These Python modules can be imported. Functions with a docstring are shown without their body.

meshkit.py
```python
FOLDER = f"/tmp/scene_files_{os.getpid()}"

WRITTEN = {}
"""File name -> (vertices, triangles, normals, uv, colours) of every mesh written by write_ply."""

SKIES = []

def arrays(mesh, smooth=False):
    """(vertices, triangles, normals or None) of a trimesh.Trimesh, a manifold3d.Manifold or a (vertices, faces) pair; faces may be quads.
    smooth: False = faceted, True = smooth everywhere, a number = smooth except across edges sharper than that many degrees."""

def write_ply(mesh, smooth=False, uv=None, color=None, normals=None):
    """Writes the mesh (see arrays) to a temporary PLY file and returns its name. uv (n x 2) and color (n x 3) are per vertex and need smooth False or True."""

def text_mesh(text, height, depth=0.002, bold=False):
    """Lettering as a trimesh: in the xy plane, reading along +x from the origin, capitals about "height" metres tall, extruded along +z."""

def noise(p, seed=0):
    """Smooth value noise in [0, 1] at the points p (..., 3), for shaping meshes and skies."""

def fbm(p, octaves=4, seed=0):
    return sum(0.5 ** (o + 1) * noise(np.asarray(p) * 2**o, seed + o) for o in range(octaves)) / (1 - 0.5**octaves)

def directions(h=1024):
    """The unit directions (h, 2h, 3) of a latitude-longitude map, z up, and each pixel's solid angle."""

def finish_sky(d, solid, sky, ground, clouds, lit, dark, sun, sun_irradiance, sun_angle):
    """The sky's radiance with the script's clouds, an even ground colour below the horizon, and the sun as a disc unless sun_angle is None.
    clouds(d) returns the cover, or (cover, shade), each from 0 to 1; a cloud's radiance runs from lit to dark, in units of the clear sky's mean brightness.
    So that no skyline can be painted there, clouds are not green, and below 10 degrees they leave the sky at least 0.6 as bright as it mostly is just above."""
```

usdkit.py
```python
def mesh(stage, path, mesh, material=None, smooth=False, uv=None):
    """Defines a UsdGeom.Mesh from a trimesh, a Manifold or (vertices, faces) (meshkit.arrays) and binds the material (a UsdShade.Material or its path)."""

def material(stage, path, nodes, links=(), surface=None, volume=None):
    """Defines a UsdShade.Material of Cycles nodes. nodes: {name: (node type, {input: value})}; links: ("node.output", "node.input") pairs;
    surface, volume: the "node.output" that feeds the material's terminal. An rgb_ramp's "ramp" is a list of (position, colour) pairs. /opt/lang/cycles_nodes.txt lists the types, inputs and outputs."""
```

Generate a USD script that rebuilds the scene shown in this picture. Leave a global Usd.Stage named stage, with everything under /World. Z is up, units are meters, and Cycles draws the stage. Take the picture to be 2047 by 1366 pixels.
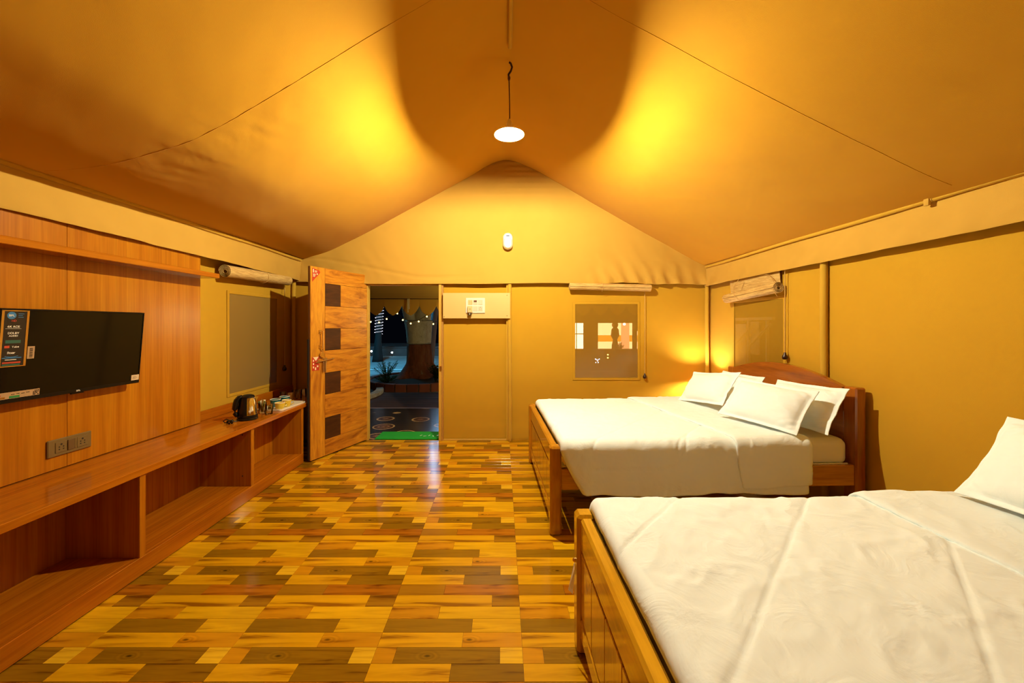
import math, random
import numpy as np, trimesh, manifold3d
import usdkit, meshkit
from shapely.geometry import Polygon
from pxr import Usd, UsdGeom, UsdLux, UsdShade, Gf, Sdf, Vt

random.seed(7)
RNG = np.random.RandomState(11)
stage = Usd.Stage.CreateInMemory()
UsdGeom.SetStageUpAxis(stage, 'Z'); UsdGeom.SetStageMetersPerUnit(stage, 1.0)
UsdGeom.Xform.Define(stage, '/World'); UsdGeom.Scope.Define(stage, '/World/Looks')
T = Sdf.ValueTypeNames

# ------------------------------------------------------------------ camera, sky, lamps, exposure
EYE = 1.49
cam = UsdGeom.Camera.Define(stage, '/World/camera')
cam.CreateHorizontalApertureAttr(36.0); cam.CreateFocalLengthAttr(36.0 * 770 / 2047)
cam.CreateHorizontalApertureOffsetAttr(36.0 * 19.5 / 2047); cam.CreateVerticalApertureOffsetAttr(-36.0 * 34 / 2047)
cam.CreateClippingRangeAttr(Gf.Vec2f(0.03, 1000))
cam.CreateExposureAttr(0.0)
cam.AddTranslateOp().Set(Gf.Vec3d(0, 0, EYE)); cam.AddRotateXOp().Set(90)
sky = UsdLux.DomeLight.Define(stage, '/World/night_sky')
sky.CreateIntensityAttr(1.0); sky.CreateColorAttr(Gf.Vec3f(0.0003, 0.0004, 0.0008))
BULB = 34500.0                     # radiance of the pendant bulbs
BULB_COLOR = (1.0, 0.90, 0.62)
BEDSIDE = 2100.0                  # radiance of the bedside bulb
YARD_FILL = 620.0                    # radiance of the added, unseen blue floodlight
TOWER = 10.0                       # radiance of the tall panel added for the blue floor streak
PORCH = 420.0                      # radiance of the bulb under the awning
YARD_FILL_COLOR = (0.10, 0.60, 1.0)

# ------------------------------------------------------------------ helpers: shapes
def cat(*ms):
    ms = [m for x in ms for m in (x if isinstance(x, (list, tuple)) else [x])]
    return trimesh.util.concatenate(ms)
def move(m, t):
    m = m.copy(); m.apply_translation(t); return m
def rot(m, deg, axis, point=(0, 0, 0)):
    m = m.copy(); m.apply_transform(trimesh.transformations.rotation_matrix(math.radians(deg), axis, point)); return m
def cbox(lo, hi, ch=0.003):
    """box from corner lo to corner hi with chamfered edges"""
    lo, hi = np.minimum(lo, hi).astype(float), np.maximum(lo, hi).astype(float)
    ch = min(ch, 0.45 * (hi - lo).min())
    if ch <= 0: 
        m = trimesh.creation.box(hi - lo); m.apply_translation((lo + hi) / 2); return m
    pts = []
    for k in range(3):
        for s in (0, 1):
            for a in (0, 1):
                for b in (0, 1):
                    p = np.zeros(3); i, j = [q for q in range(3) if q != k]
                    p[k] = (lo, hi)[s][k]
                    p[i] = lo[i] + ch if a == 0 else hi[i] - ch
                    p[j] = lo[j] + ch if b == 0 else hi[j] - ch
                    pts.append(p)
    return trimesh.convex.convex_hull(np.array(pts))
def rbox(lo, hi, r=0.03, n=12):
    lo, hi = np.array(lo, float), np.array(hi, float)
    s = manifold3d.Manifold.sphere(r, n)
    ms = [s.translate([(lo[0] + r, hi[0] - r)[a], (lo[1] + r, hi[1] - r)[b], (lo[2] + r, hi[2] - r)[c]]) for a in (0, 1) for b in (0, 1) for c in (0, 1)]
    h = manifold3d.Manifold.batch_hull(ms).to_mesh()
    return trimesh.Trimesh(h.vert_properties[:, :3], h.tri_verts)
def tube(points, r, sides=8, cap=True):
    p = np.asarray(points, float); n = len(p)
    t = np.gradient(p, axis=0); t /= np.linalg.norm(t, axis=1, keepdims=True) + 1e-12
    ref = np.array([0, 0, 1.0]) if np.abs(t[:, 2]).mean() < 0.8 else np.array([1.0, 0, 0])
    a = np.cross(t, ref); a /= np.linalg.norm(a, axis=1, keepdims=True) + 1e-12
    b = np.cross(t, a); an = np.arange(sides) * 2 * np.pi / sides
    r = np.broadcast_to(np.asarray(r, float), (n,))
    v = p[:, None] + r[:, None, None] * (np.cos(an)[None, :, None] * a[:, None] + np.sin(an)[None, :, None] * b[:, None])
    v = v.reshape(-1, 3); f = []
    for i in range(n - 1):
        for j in range(sides):
            k = (j + 1) % sides
            f += [[i * sides + j, i * sides + k, (i + 1) * sides + k], [i * sides + j, (i + 1) * sides + k, (i + 1) * sides + j]]
    if cap:
        v = np.vstack([v, p[0], p[-1]])
        for j in range(sides):
            k = (j + 1) % sides
            f += [[n * sides, k, j], [n * sides + 1, (n - 1) * sides + j, (n - 1) * sides + k]]
    m = trimesh.Trimesh(v, f, process=False); m.fix_normals(); return m
def lathe(profile, n=32, at=(0, 0, 0)):
    m = trimesh.creation.revolve(np.array(profile, float), sections=n); m.apply_translation(at); return m
def extr(poly, h, plane='xy', at=(0, 0, 0)):
    """extrude a 2-D outline by h; plane 'xz' -> along +y, 'yz' -> along +x"""
    m = trimesh.creation.extrude_polygon(poly if isinstance(poly, Polygon) else Polygon(poly), h, engine='earcut')
    if plane == 'yz': m.apply_transform(np.array([[0, 0, 1, 0], [1, 0, 0, 0], [0, 1, 0, 0], [0, 0, 0, 1.0]]))
    if plane == 'xz':
        m.apply_transform(np.array([[1, 0, 0, 0], [0, 0, 1, 0], [0, 1, 0, 0], [0, 0, 0, 1.0]])); m.invert()
    m.apply_translation(at); return m
def sheet(P, t=0.004, keep=None):
    """cloth: grid of points P (n, m, 3) given a thickness t away from its normal side; keep masks cells"""
    n, m = P.shape[:2]
    du, dv = np.gradient(P, axis=0), np.gradient(P, axis=1)
    N = np.cross(du, dv); N /= np.linalg.norm(N, axis=2, keepdims=True) + 1e-12
    V = np.vstack([P.reshape(-1, 3), (P - t * N).reshape(-1, 3)])
    idx = np.arange(n * m).reshape(n, m)
    a, b, c, d = idx[:-1, :-1], idx[1:, :-1], idx[1:, 1:], idx[:-1, 1:]
    K = np.ones(a.shape, bool) if keep is None else keep
    q = np.stack([a[K], b[K], c[K], d[K]], 1)
    F = [q, q[:, ::-1] + n * m]
    e = np.vstack([q[:, [0, 1]], q[:, [1, 2]], q[:, [2, 3]], q[:, [3, 0]]])
    key = {(x, y) for x, y in map(tuple, e)}
    rim = np.array([(x, y) for x, y in map(tuple, e) if (y, x) not in key])
    F.append(np.stack([rim[:, 1], rim[:, 0], rim[:, 0] + n * m, rim[:, 1] + n * m], 1))
    F = np.vstack(F); F = np.vstack([F[:, [0, 1, 2]], F[:, [0, 2, 3]]])
    mm = trimesh.Trimesh(V, F, process=False); mm.remove_unreferenced_vertices(); return mm
NROT = np.linalg.qr(np.random.RandomState(5).randn(3, 3))[0]
def nz(x, y, z=0.0, seed=0, oct=3):
    x, y, z = np.broadcast_arrays(x, y, z)
    return meshkit.fbm(np.stack([x, y, z], -1) @ NROT + 13.7, oct, seed) - 0.5
def ico(r, at=(0, 0, 0), sub=2, scale=(1, 1, 1)):
    m = trimesh.creation.icosphere(sub, r); m.apply_scale(scale); m.apply_translation(at); return m

# ------------------------------------------------------------------ helpers: scene objects
USED = {}
def tidy(mesh):
    if isinstance(mesh, trimesh.Trimesh): mesh = mesh.copy(); mesh.remove_unreferenced_vertices()
    return mesh
def free(path):
    if path not in USED: USED[path] = 0; return path
    USED[path] += 1; return free(f'{path}_{USED[path]:03d}')
def tags(prim, label=None, category=None, group=None, kind=None):
    for k, v in (('label', label), ('category', category), ('group', group), ('kind', kind)):
        if v: prim.SetCustomDataByKey(k, v)
def thing(name, label, category, loc=(0, 0, 0), rz=0.0, group=None, kind=None):
    x = UsdGeom.Xform.Define(stage, free('/World/' + name))
    x.AddTranslateOp().Set(Gf.Vec3d(*map(float, loc)))
    if rz: x.AddRotateZOp().Set(float(rz))
    tags(x.GetPrim(), label, category, group, kind); return x.GetPrim()
def part(parent, name, mesh, mat, smooth=30, label=None, kind=None):
    path = free(f'{parent.GetPath()}/{name}')
    m = usdkit.mesh(stage, path, tidy(mesh), mat, smooth); tags(m.GetPrim(), label, None, None, kind); return m.GetPrim()
def one(name, mesh, mat, label, category, smooth=30, group=None, kind=None):
    m = usdkit.mesh(stage, free('/World/' + name), tidy(mesh), mat, smooth); tags(m.GetPrim(), label, category, group, kind); return m.GetPrim()
def copy(src, label, loc, rz=0.0, group=None):
    d = src.GetCustomData()
    r = thing(src.GetName(), label, d['category'], loc, rz, group or d.get('group'))
    r.GetReferences().AddInternalReference(src.GetPath()); r.SetInstanceable(True); return r

# ------------------------------------------------------------------ materials
L = '/World/Looks/'
def plain(name, col, rough=0.5, metallic=0.0, coat=0.0, **kw):
    return usdkit.material(stage, L + name, {'p': ('principled_bsdf', dict(base_color=col, roughness=rough, metallic=metallic, coat_weight=coat, **kw))}, [], 'p.BSDF')
def emit(name, col, strength):
    return usdkit.material(stage, L + name, {'e': ('emission', dict(color=col, strength=strength))}, [], 'e.emission')
def cloth(name, c1, c2, rough=0.9, big=1.2, weave=420.0, bump=0.25, wr=0.0, wrs=6.0, spec=0.12):
    nodes = {'tc': ('texture_coordinate', {}),
             'n': ('noise_texture', dict(scale=big, detail=5, roughness=0.6)),
             'r': ('rgb_ramp', {'ramp': [(0.3, c1), (0.7, c2)]}),
             'w': ('noise_texture', dict(scale=weave, detail=1)),
             'b': ('bump', dict(strength=bump, distance=0.0008)),
             'p': ('principled_bsdf', dict(roughness=rough, specular_ior_level=spec, sheen_weight=0.05))}
    links = [('tc.object', 'n.vector'), ('tc.object', 'w.vector'), ('n.fac', 'r.fac'), ('r.color', 'p.base_color'), ('w.fac', 'b.height')]
    if wr:
        nodes['n2'] = ('noise_texture', dict(scale=wrs, detail=4, roughness=0.55, distortion=0.8))
        nodes['b2'] = ('bump', dict(strength=wr, distance=0.02))
        links += [('tc.object', 'n2.vector'), ('n2.fac', 'b2.height'), ('b.normal', 'b2.normal'), ('b2.normal', 'p.normal')]
    else: links += [('b.normal', 'p.normal')]
    return usdkit.material(stage, L + name, nodes, links, 'p.BSDF')
def wood(name, cols, scale, rough=0.35, coat=0.0, fine=(3, 3, 3), bump=0.05, dist=0.6, spec=0.5, lo=0.3, hi=0.7):
    """grain by stretched noise: scale is the 3-D frequency of the grain, fine of the pores"""
    nodes = {'tc': ('texture_coordinate', {}),
             'm': ('mapping', dict(scale=scale)), 'm2': ('mapping', dict(scale=fine)),
             'n': ('noise_texture', dict(scale=1.0, detail=4, roughness=0.6, distortion=dist)),
             'n2': ('noise_texture', dict(scale=1.0, detail=3, roughness=0.7)),
             'r': ('rgb_ramp', {'ramp': [(lo + (hi - lo) * i / (len(cols) - 1), c) for i, c in enumerate(cols)]}),
             'r2': ('rgb_ramp', {'ramp': [(0.3, (0.82, 0.80, 0.78)), (0.65, (1.06, 1.06, 1.06))]}),
             'x': ('mix', dict(mix_type='multiply', fac=1.0)),
             'b': ('bump', dict(strength=bump, distance=0.002)),
             'p': ('principled_bsdf', dict(roughness=rough, coat_weight=coat, coat_roughness=0.08, specular_ior_level=spec))}
    links = [('tc.object', 'm.vector'), ('tc.object', 'm2.vector'), ('m.vector', 'n.vector'), ('m2.vector', 'n2.vector'), ('n.fac', 'r.fac'), ('n2.fac', 'r2.fac'),
             ('r.color', 'x.color1'), ('r2.color', 'x.color2'), ('x.color', 'p.base_color'), ('n2.fac', 'b.height'), ('b.normal', 'p.normal')]
    return usdkit.material(stage, L + name, nodes, links, 'p.BSDF')
def film(name, col, clear, rough=0.25, gloss=0.12, tint=(1, 1, 1)):
    """window film / mosquito mesh: part clear, part tinted cloth, a little gloss"""
    nodes = {'t': ('transparent_bsdf', dict(color=tint)), 'd': ('diffuse_bsdf', dict(color=col)), 'g': ('glossy_bsdf', dict(color=(1, 1, 1), roughness=rough)),
             'a': ('mix_closure', dict(fac=gloss)), 'z': ('mix_closure', dict(fac=1 - clear))}
    return usdkit.material(stage, L + name, nodes, [('d.BSDF', 'a.closure1'), ('g.BSDF', 'a.closure2'), ('t.BSDF', 'z.closure1'), ('a.closure', 'z.closure2')], 'z.closure')

M = {}
M['roof'] = cloth('roof_canvas', (0.53, 0.262, 0.011), (0.58, 0.294, 0.015), big=0.8, rough=0.85, spec=0.08)
M['wall'] = cloth('wall_canvas', (0.49, 0.268, 0.016), (0.54, 0.30, 0.020), big=0.9)
M['gable'] = cloth('gable_canvas', (0.49, 0.282, 0.044), (0.54, 0.315, 0.053), big=1.1)
M['sleeve'] = cloth('sleeve_canvas', (0.50, 0.29, 0.025), (0.56, 0.33, 0.034), big=2)
M['linen'] = cloth('white_linen', (0.79, 0.895, 0.93), (0.82, 0.925, 0.96), big=2.0, weave=700, wr=0.55, wrs=5.5)
M['pillow'] = cloth('pillow_cotton', (0.82, 0.91, 0.95), (0.85, 0.94, 0.98), big=3.0, weave=800, wr=0.25, wrs=7.0)
M['mattress'] = cloth('mattress_cover', (0.80, 0.83, 0.80), (0.84, 0.87, 0.84), big=3)
M['laminate'] = wood('laminate_vertical_grain', [(0.35, 0.102, 0.003), (0.43, 0.142, 0.004), (0.49, 0.182, 0.006)], (14, 14, 0.35), rough=0.28, fine=(70, 70, 1.6), spec=0.25)
M['laminate_flat'] = wood('laminate_long_grain', [(0.33, 0.086, 0.003), (0.40, 0.116, 0.004), (0.46, 0.148, 0.006)], (14, 0.6, 14), rough=0.09, fine=(70, 1.6, 70), spec=0.5)
M['bed'] = wood('bed_varnished_wood', [(0.34, 0.085, 0.010), (0.46, 0.13, 0.014), (0.54, 0.17, 0.02)], (9, 1.2, 9), rough=0.16, coat=0.5, fine=(60, 5, 60))
M['bed_up'] = wood('bed_varnished_wood_upright', [(0.34, 0.085, 0.010), (0.46, 0.13, 0.014), (0.54, 0.17, 0.02)], (9, 9, 1.0), rough=0.16, coat=0.5, fine=(60, 60, 5))
M['bed_long'] = wood('bed_varnished_wood_long', [(0.34, 0.085, 0.010), (0.46, 0.13, 0.014), (0.54, 0.17, 0.02)], (1.0, 9, 9), rough=0.2, coat=0.4, fine=(5, 60, 60))
M['door_flat'] = wood('door_light_plank', [(0.26, 0.070, 0.004), (0.50, 0.185, 0.010), (0.60, 0.255, 0.016)], (2.2, 2.2, 11), rough=0.35, fine=(8, 8, 60), dist=1.6)
M['door_up'] = wood('door_light_stile', [(0.34, 0.10, 0.006), (0.54, 0.22, 0.012), (0.64, 0.29, 0.018)], (11, 11, 1.6), rough=0.35, fine=(60, 60, 8), dist=1.6)
M['door_dark'] = wood('door_dark_square', [(0.035, 0.011, 0.003), (0.058, 0.018, 0.004), (0.085, 0.026, 0.005)], (3, 3, 14), rough=0.45, spec=0.25, fine=(8, 8, 60))
M['frame'] = plain('painted_door_frame', (0.56, 0.33, 0.045), 0.45)
M['board'] = plain('cream_board', (0.60, 0.42, 0.14), 0.45)
M['white'] = plain('white_plastic', (0.72, 0.66, 0.52), 0.3)
M['module'] = plain('module_plastic', (0.60, 0.52, 0.36), 0.3)
M['white2'] = plain('frosted_plastic', (0.84, 0.72, 0.50), 0.35)
M['beige'] = plain('beige_plastic', (0.70, 0.45, 0.20), 0.4)
M['grey'] = plain('bronze_grey_plastic', (0.17, 0.105, 0.03), 0.42)
M['grey2'] = plain('dark_bronze_plastic', (0.13, 0.07, 0.022), 0.4)
M['black'] = plain('black_plastic', (0.008, 0.007, 0.006), 0.18, specular_ior_level=0.3)
M['hole'] = plain('dark_hole', (0.01, 0.006, 0.005), 0.6)
M['screen'] = plain('television_glass', (0.008, 0.006, 0.003), 0.06, specular_ior_level=0.25)
M['chrome'] = plain('chrome', (0.80, 0.74, 0.62), 0.10, 1.0)
M['brass'] = plain('brass', (0.78, 0.55, 0.22), 0.25, 1.0)
M['iron'] = plain('dark_iron', (0.06, 0.03, 0.02), 0.5, 0.5)
M['cord'] = plain('cord_beige', (0.55, 0.33, 0.09), 0.8)
M['cable'] = plain('dark_cable', (0.10, 0.03, 0.012), 0.6)
M['tassel'] = plain('dark_wood_bead', (0.03, 0.008, 0.006), 0.3)
for ax_, sc_ in (('x', (5, 60, 60)), ('y', (60, 5, 60))):
    M['reed_' + ax_] = wood('woven_reed_' + ax_, [(0.36, 0.20, 0.05), (0.58, 0.37, 0.11), (0.66, 0.46, 0.16)], sc_, rough=0.8, fine=tuple(q * 3.5 for q in sc_), bump=0.5, dist=1.2)
M['enamel'] = plain('white_enamel', (0.86, 0.84, 0.78), 1.0, specular_ior_level=0.0)
M['bulb'] = emit('pendant_bulb_glow', BULB_COLOR, BULB)
M['bulb2'] = emit('bedside_bulb_glow', (1.0, 0.84, 0.70), BEDSIDE)
M['glass'] = usdkit.material(stage, L + 'clear_glass', {'t': ('transparent_bsdf', dict(color=(0.93, 0.93, 0.90))), 'g': ('glossy_bsdf', dict(color=(1, 1, 1), roughness=0.03)), 'f': ('fresnel', dict(IOR=1.6)), 'z': ('mix_closure', {})},
                             [('f.fac', 'z.fac'), ('t.BSDF', 'z.closure1'), ('g.BSDF', 'z.closure2')], 'z.closure')
M['pane_left'] = film('window_film_smoky', (0.34, 0.205, 0.045), 0.15, rough=0.22, gloss=0.14)
M['pane_back'] = film('window_film_clear', (0.40, 0.21, 0.020), 0.46, rough=0.15, gloss=0.06)
M['pane_right'] = film('window_film_amber', (0.44, 0.24, 0.020), 0.42, rough=0.15, gloss=0.08)

# printed floor planks: colour and grain co-ordinates come from mesh primvars
M['plank'] = usdkit.material(stage, L + 'vinyl_plank', {
    'a': ('attribute', dict(attribute='tint')), 'g': ('attribute', dict(attribute='grain')),
    'm': ('mapping', dict(scale=(2.0, 26.0, 1.0))), 'n': ('noise_texture', dict(scale=1.0, detail=3, roughness=0.6, distortion=0.7)),
    'm2': ('mapping', dict(scale=(5.0, 9.0, 1.0))), 'n2': ('noise_texture', dict(scale=1.0, detail=2)),
    'r': ('rgb_ramp', {'ramp': [(0.30, (0.42, 0.30, 0.25)), (0.42, (0.86, 0.82, 0.8)), (0.55, (1, 1, 1)), (0.75, (1.10, 1.10, 1.10))]}),
    'sc': ('vector_math', dict(math_type='multiply', vector2=(1.0, 2.0, 0.0))), 'len': ('vector_math', dict(math_type='length')),
    'add': ('math', dict(math_type='multiply_add', value2=0.035)), 
    'k': ('math', dict(math_type='multiply', value2=230.0)), 's': ('math', dict(math_type='sine')),
    'mask': ('map_range', dict(range_type='smoothstep', from_min=0.015, from_max=0.085, to_min=1.0, to_max=0.0, clamp=True)),
    'amp': ('math', dict(math_type='multiply')), 'ring': ('math', dict(math_type='multiply_add', value2=0.16, value3=1.0)),
    'core': ('map_range', dict(range_type='smoothstep', from_min=0.004, from_max=0.024, to_min=0.38, to_max=1.0, clamp=True)),
    'kc': ('math', dict(math_type='multiply')), 'cc': ('combine_color', {}),
    'x': ('mix', dict(mix_type='multiply', fac=1.0)), 'x2': ('mix', dict(mix_type='multiply', fac=1.0)),
    'p': ('principled_bsdf', dict(roughness=0.15, specular_ior_level=0.42))},
    [('g.vector', 'm.vector'), ('m.vector', 'n.vector'), ('g.vector', 'm2.vector'), ('m2.vector', 'n2.vector'), ('n.fac', 'r.fac'),
     ('g.vector', 'sc.vector1'), ('sc.vector', 'len.vector1'), ('n2.fac', 'add.value1'), ('len.value', 'add.value3'), ('add.value', 'k.value1'), ('k.value', 's.value1'),
     ('len.value', 'mask.value'), ('mask.result', 'amp.value1'), ('s.value', 'amp.value2'), ('amp.value', 'ring.value1'),
     ('len.value', 'core.value'), ('ring.value', 'kc.value1'), ('core.result', 'kc.value2'), ('kc.value', 'cc.r'), ('kc.value', 'cc.g'), ('kc.value', 'cc.b'),
     ('a.color', 'x.color1'), ('r.color', 'x.color2'), ('x.color', 'x2.color1'), ('cc.color', 'x2.color2'), ('x2.color', 'p.base_color')], 'p.BSDF')

# ------------------------------------------------------------------ structure: floor
XL, XR, YB, YF = -2.70, 2.67, 4.97, -2.0       # inner faces of the side walls, back wall, wall behind the camera
floor = thing('floor', 'glossy vinyl plank floor in mixed honey and brown tones', 'floor', kind='structure')
part(floor, 'underlay', cbox((XL - 0.05, YF - 0.05, -0.08), (XR + 0.05, YB + 0.02, -0.0045), 0), plain('floor_underlay', (0.10, 0.05, 0.012), 0.7))
LT, MD, BR, DK, DM, RD, YL = (0.62, 0.318, 0.004), (0.52, 0.228, 0.004), (0.71, 0.42, 0.014), (0.25, 0.122, 0.003), (0.32, 0.142, 0.004), (0.37, 0.125, 0.004), (0.64, 0.355, 0.005)
PAT = [[(0, 0.53, LT, None), (0.53, 1, DK, None)],
       [(0, 0.14, MD, None), (0.14, 0.847, DK, (0.36, 0.45)), (0.847, 1, BR, None)],
       [(0, 0.583, LT, None), (0.583, 1, MD, (0.63, 0.5))],
       [(0, 0.64, DK, None), (0.64, 1, YL, None)],
       [(0, 0.376, MD, (0.12, -0.15)), (0.376, 1, YL, None)],
       [(0, 0.78, LT, None), (0.78, 1, DM, None)],
       [(0, 0.38, DM, None), (0.38, 1, RD, None)]]
CW, RH, CX0, RY0 = 0.670, 0.0858, 0.092, 1.606
def plank_mesh(x0, x1, y0, y1, col, knot, seed):
    m = cbox((x0 + 0.0004, y0 + 0.0004, -0.006), (x1 - 0.0004, y1 - 0.0004, 0.0), 0.0005)
    g = np.array(m.vertices)
    kx, ky = (x0 + knot[0], y0 + knot[1]) if knot else (x0 - 3.0 - seed % 17, y0 - 2.0)
    gr = np.stack([g[:, 0] - kx, g[:, 1] - ky, np.full(len(g), float(seed % 97))], 1)
    return m, np.tile(col, (len(g), 1)), gr
def set_pv(prim, tint, grain):
    api = UsdGeom.PrimvarsAPI(prim)
    api.CreatePrimvar('tint', T.Color3fArray, 'vertex').Set(Vt.Vec3fArray.FromNumpy(tint.astype(np.float32)))
    api.CreatePrimvar('grain', T.Float3Array, 'vertex').Set(Vt.Vec3fArray.FromNumpy(grain.astype(np.float32)))
allp = []
for ci in range(-5, 5):
    for ri in range(-43, 41):
        y0 = RY0 + ri * RH; y1 = y0 + RH
        if y0 >= YB or y1 <= YF: continue
        y0, y1 = max(y0, YF), min(y1, YB)
        for q, (a, b, col, knot) in enumerate(PAT[ri % 7]):
            xc = CX0 + ci * CW
            x0, x1 = max(xc + a * CW, XL), min(xc + b * CW, XR)
            if x1 - x0 < 0.004: continue
            kn = ((knot[0] - a) * CW - max(0, XL - xc - a * CW), knot[1] * RH) if knot else None
            seen = x1 > -2.15 and x0 < 0.42 and y1 > 1.6
            rank = ((x0 + x1) / 2) ** 2 * 0.3 + ((y0 + y1) / 2) ** 2 if seen else 1e6 + x0 * x0 + y0 * y0
            allp.append((rank, x0, x1, y0, y1, tuple(np.array(col) * (1 + 0.05 * math.sin(ci * 3.1 + ri * 1.7 + q))), kn, (ri % 7) * 7 + q * 3))
allp.sort(key=lambda r: r[0])
rest = []
for k, (rank, x0, x1, y0, y1, col, kn, sd) in enumerate(allp):
    m, t, g = plank_mesh(x0, x1, y0, y1, col, kn, sd)
    if k < 300 and rank < 1e6:
        p = part(floor, 'plank', m, M['plank'], False); set_pv(p, t, g)
    else: rest.append((m, t, g))
rp = part(floor, 'distant_planks', cat([r[0] for r in rest]), M['plank'], False, kind='stuff')
set_pv(rp, np.vstack([r[1] for r in rest]), np.vstack([r[2] for r in rest]))

# ------------------------------------------------------------------ structure: roof
PX = np.array([-2.80, -2.58, -2.25, -1.92, -1.2, -0.484, -0.05, 0.06, 0.17, 0.787, 1.33, 2.0, 2.6, 2.80])
PZ = np.array([2.30, 2.325, 2.42, 2.575, 2.955, 3.336, 3.565, 3.585, 3.56, 3.265, 2.945, 2.565, 2.235, 2.14])
from scipy.interpolate import PchipInterpolator
PROF = PchipInterpolator(PX, PZ)
def roof_z(x, y):
    z = PROF(x)
    side = np.clip((np.abs(x - 0.06)) / 2.6, 0, 1)
    sag_r = 0.085 * np.sin(np.pi * side ** 1.1)
    q = np.clip((0.06 - x) / 2.62, 0, 1); k = 0.70          # the left slope hangs in a fold above the eave
    soft = lambda v: 0.5 * (v + np.sqrt(v * v + 0.0006))
    sag_l = 0.135 * (q / k - soft(q - k) * (1 / k + 1 / (1 - k)))
    sag = np.where(x > 0.06, sag_r, np.maximum(sag_l, -0.01))
    z = z - sag * (1 - np.exp(-np.clip((YB - y), 0, 9) / 0.55)) * (0.85 + 0.15 * np.cos((y - 2.25) * 2 * np.pi / 2.7))
    return z
xs = np.linspace(-2.80, 2.80, 261); ys = np.linspace(YF - 0.02, YB + 0.05, 300)
X, Y = np.meshgrid(xs, ys, indexing='ij')
Z = roof_z(X, Y)
for _ in range(2):
    Z[1:-1] = 0.25 * Z[:-2] + 0.5 * Z[1:-1] + 0.25 * Z[2:]
fade = np.clip((2.75 - np.abs(X)) / 0.3, 0, 1)
Z += fade * (0.028 * nz(X * 0.9, Y * 0.9, 0, 3, 2) + 0.010 * nz(X * 3.1 + Y * 1.2, Y * 2.2, 1, 5, 3))
wrk = np.exp(-((X + 1.75) / 0.55) ** 2 - ((Y - 2.32) / 0.20) ** 2)
Z += wrk * 0.012 * nz((X * 0.5 + Y) * 6, (X - Y * 0.4) * 22, 4, 9, 2)
ceiling = thing('ceiling', 'orange canvas tent roof sloping down on both sides of a ridge', 'ceiling', kind='structure')
part(ceiling, 'canvas', sheet(np.stack([X, Y, Z], -1)[::-1], 0.006), M['roof'], True)
def on_roof(x, y, dz=0.0):
    i = np.clip(np.searchsorted(xs, x) - 1, 0, len(xs) - 2); j = np.clip(np.searchsorted(ys, y) - 1, 0, len(ys) - 2)
    tx = (x - xs[i]) / (xs[i + 1] - xs[i]); ty = (y - ys[j]) / (ys[j + 1] - ys[j])
    return float((Z[i, j] * (1 - tx) + Z[i + 1, j] * tx) * (1 - ty) + (Z[i, j + 1] * (1 - tx) + Z[i + 1, j + 1] * tx) * ty) + dz
for sgn in (-1, 1):
    px = np.linspace(0.15 * sgn + 0.05, 2.5 * sgn, 40)
    part(ceiling, 'seam', tube([(x, 2.25 + 0.02 * math.sin(x * 3) - 0.05 * abs(x), on_roof(x, 2.25 - 0.05 * abs(x), 0.0012)) for x in px], 0.003, 6), M['roof'], True)
part(ceiling, 'ridge_seam', tube([(0.06 - 0.012 * (3 - min(y, 3)), y, on_roof(0.06, y, -0.012)) for y in np.linspace(YF + 0.1, 2.9, 30)], 0.016, 8), M['sleeve'], True)

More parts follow.
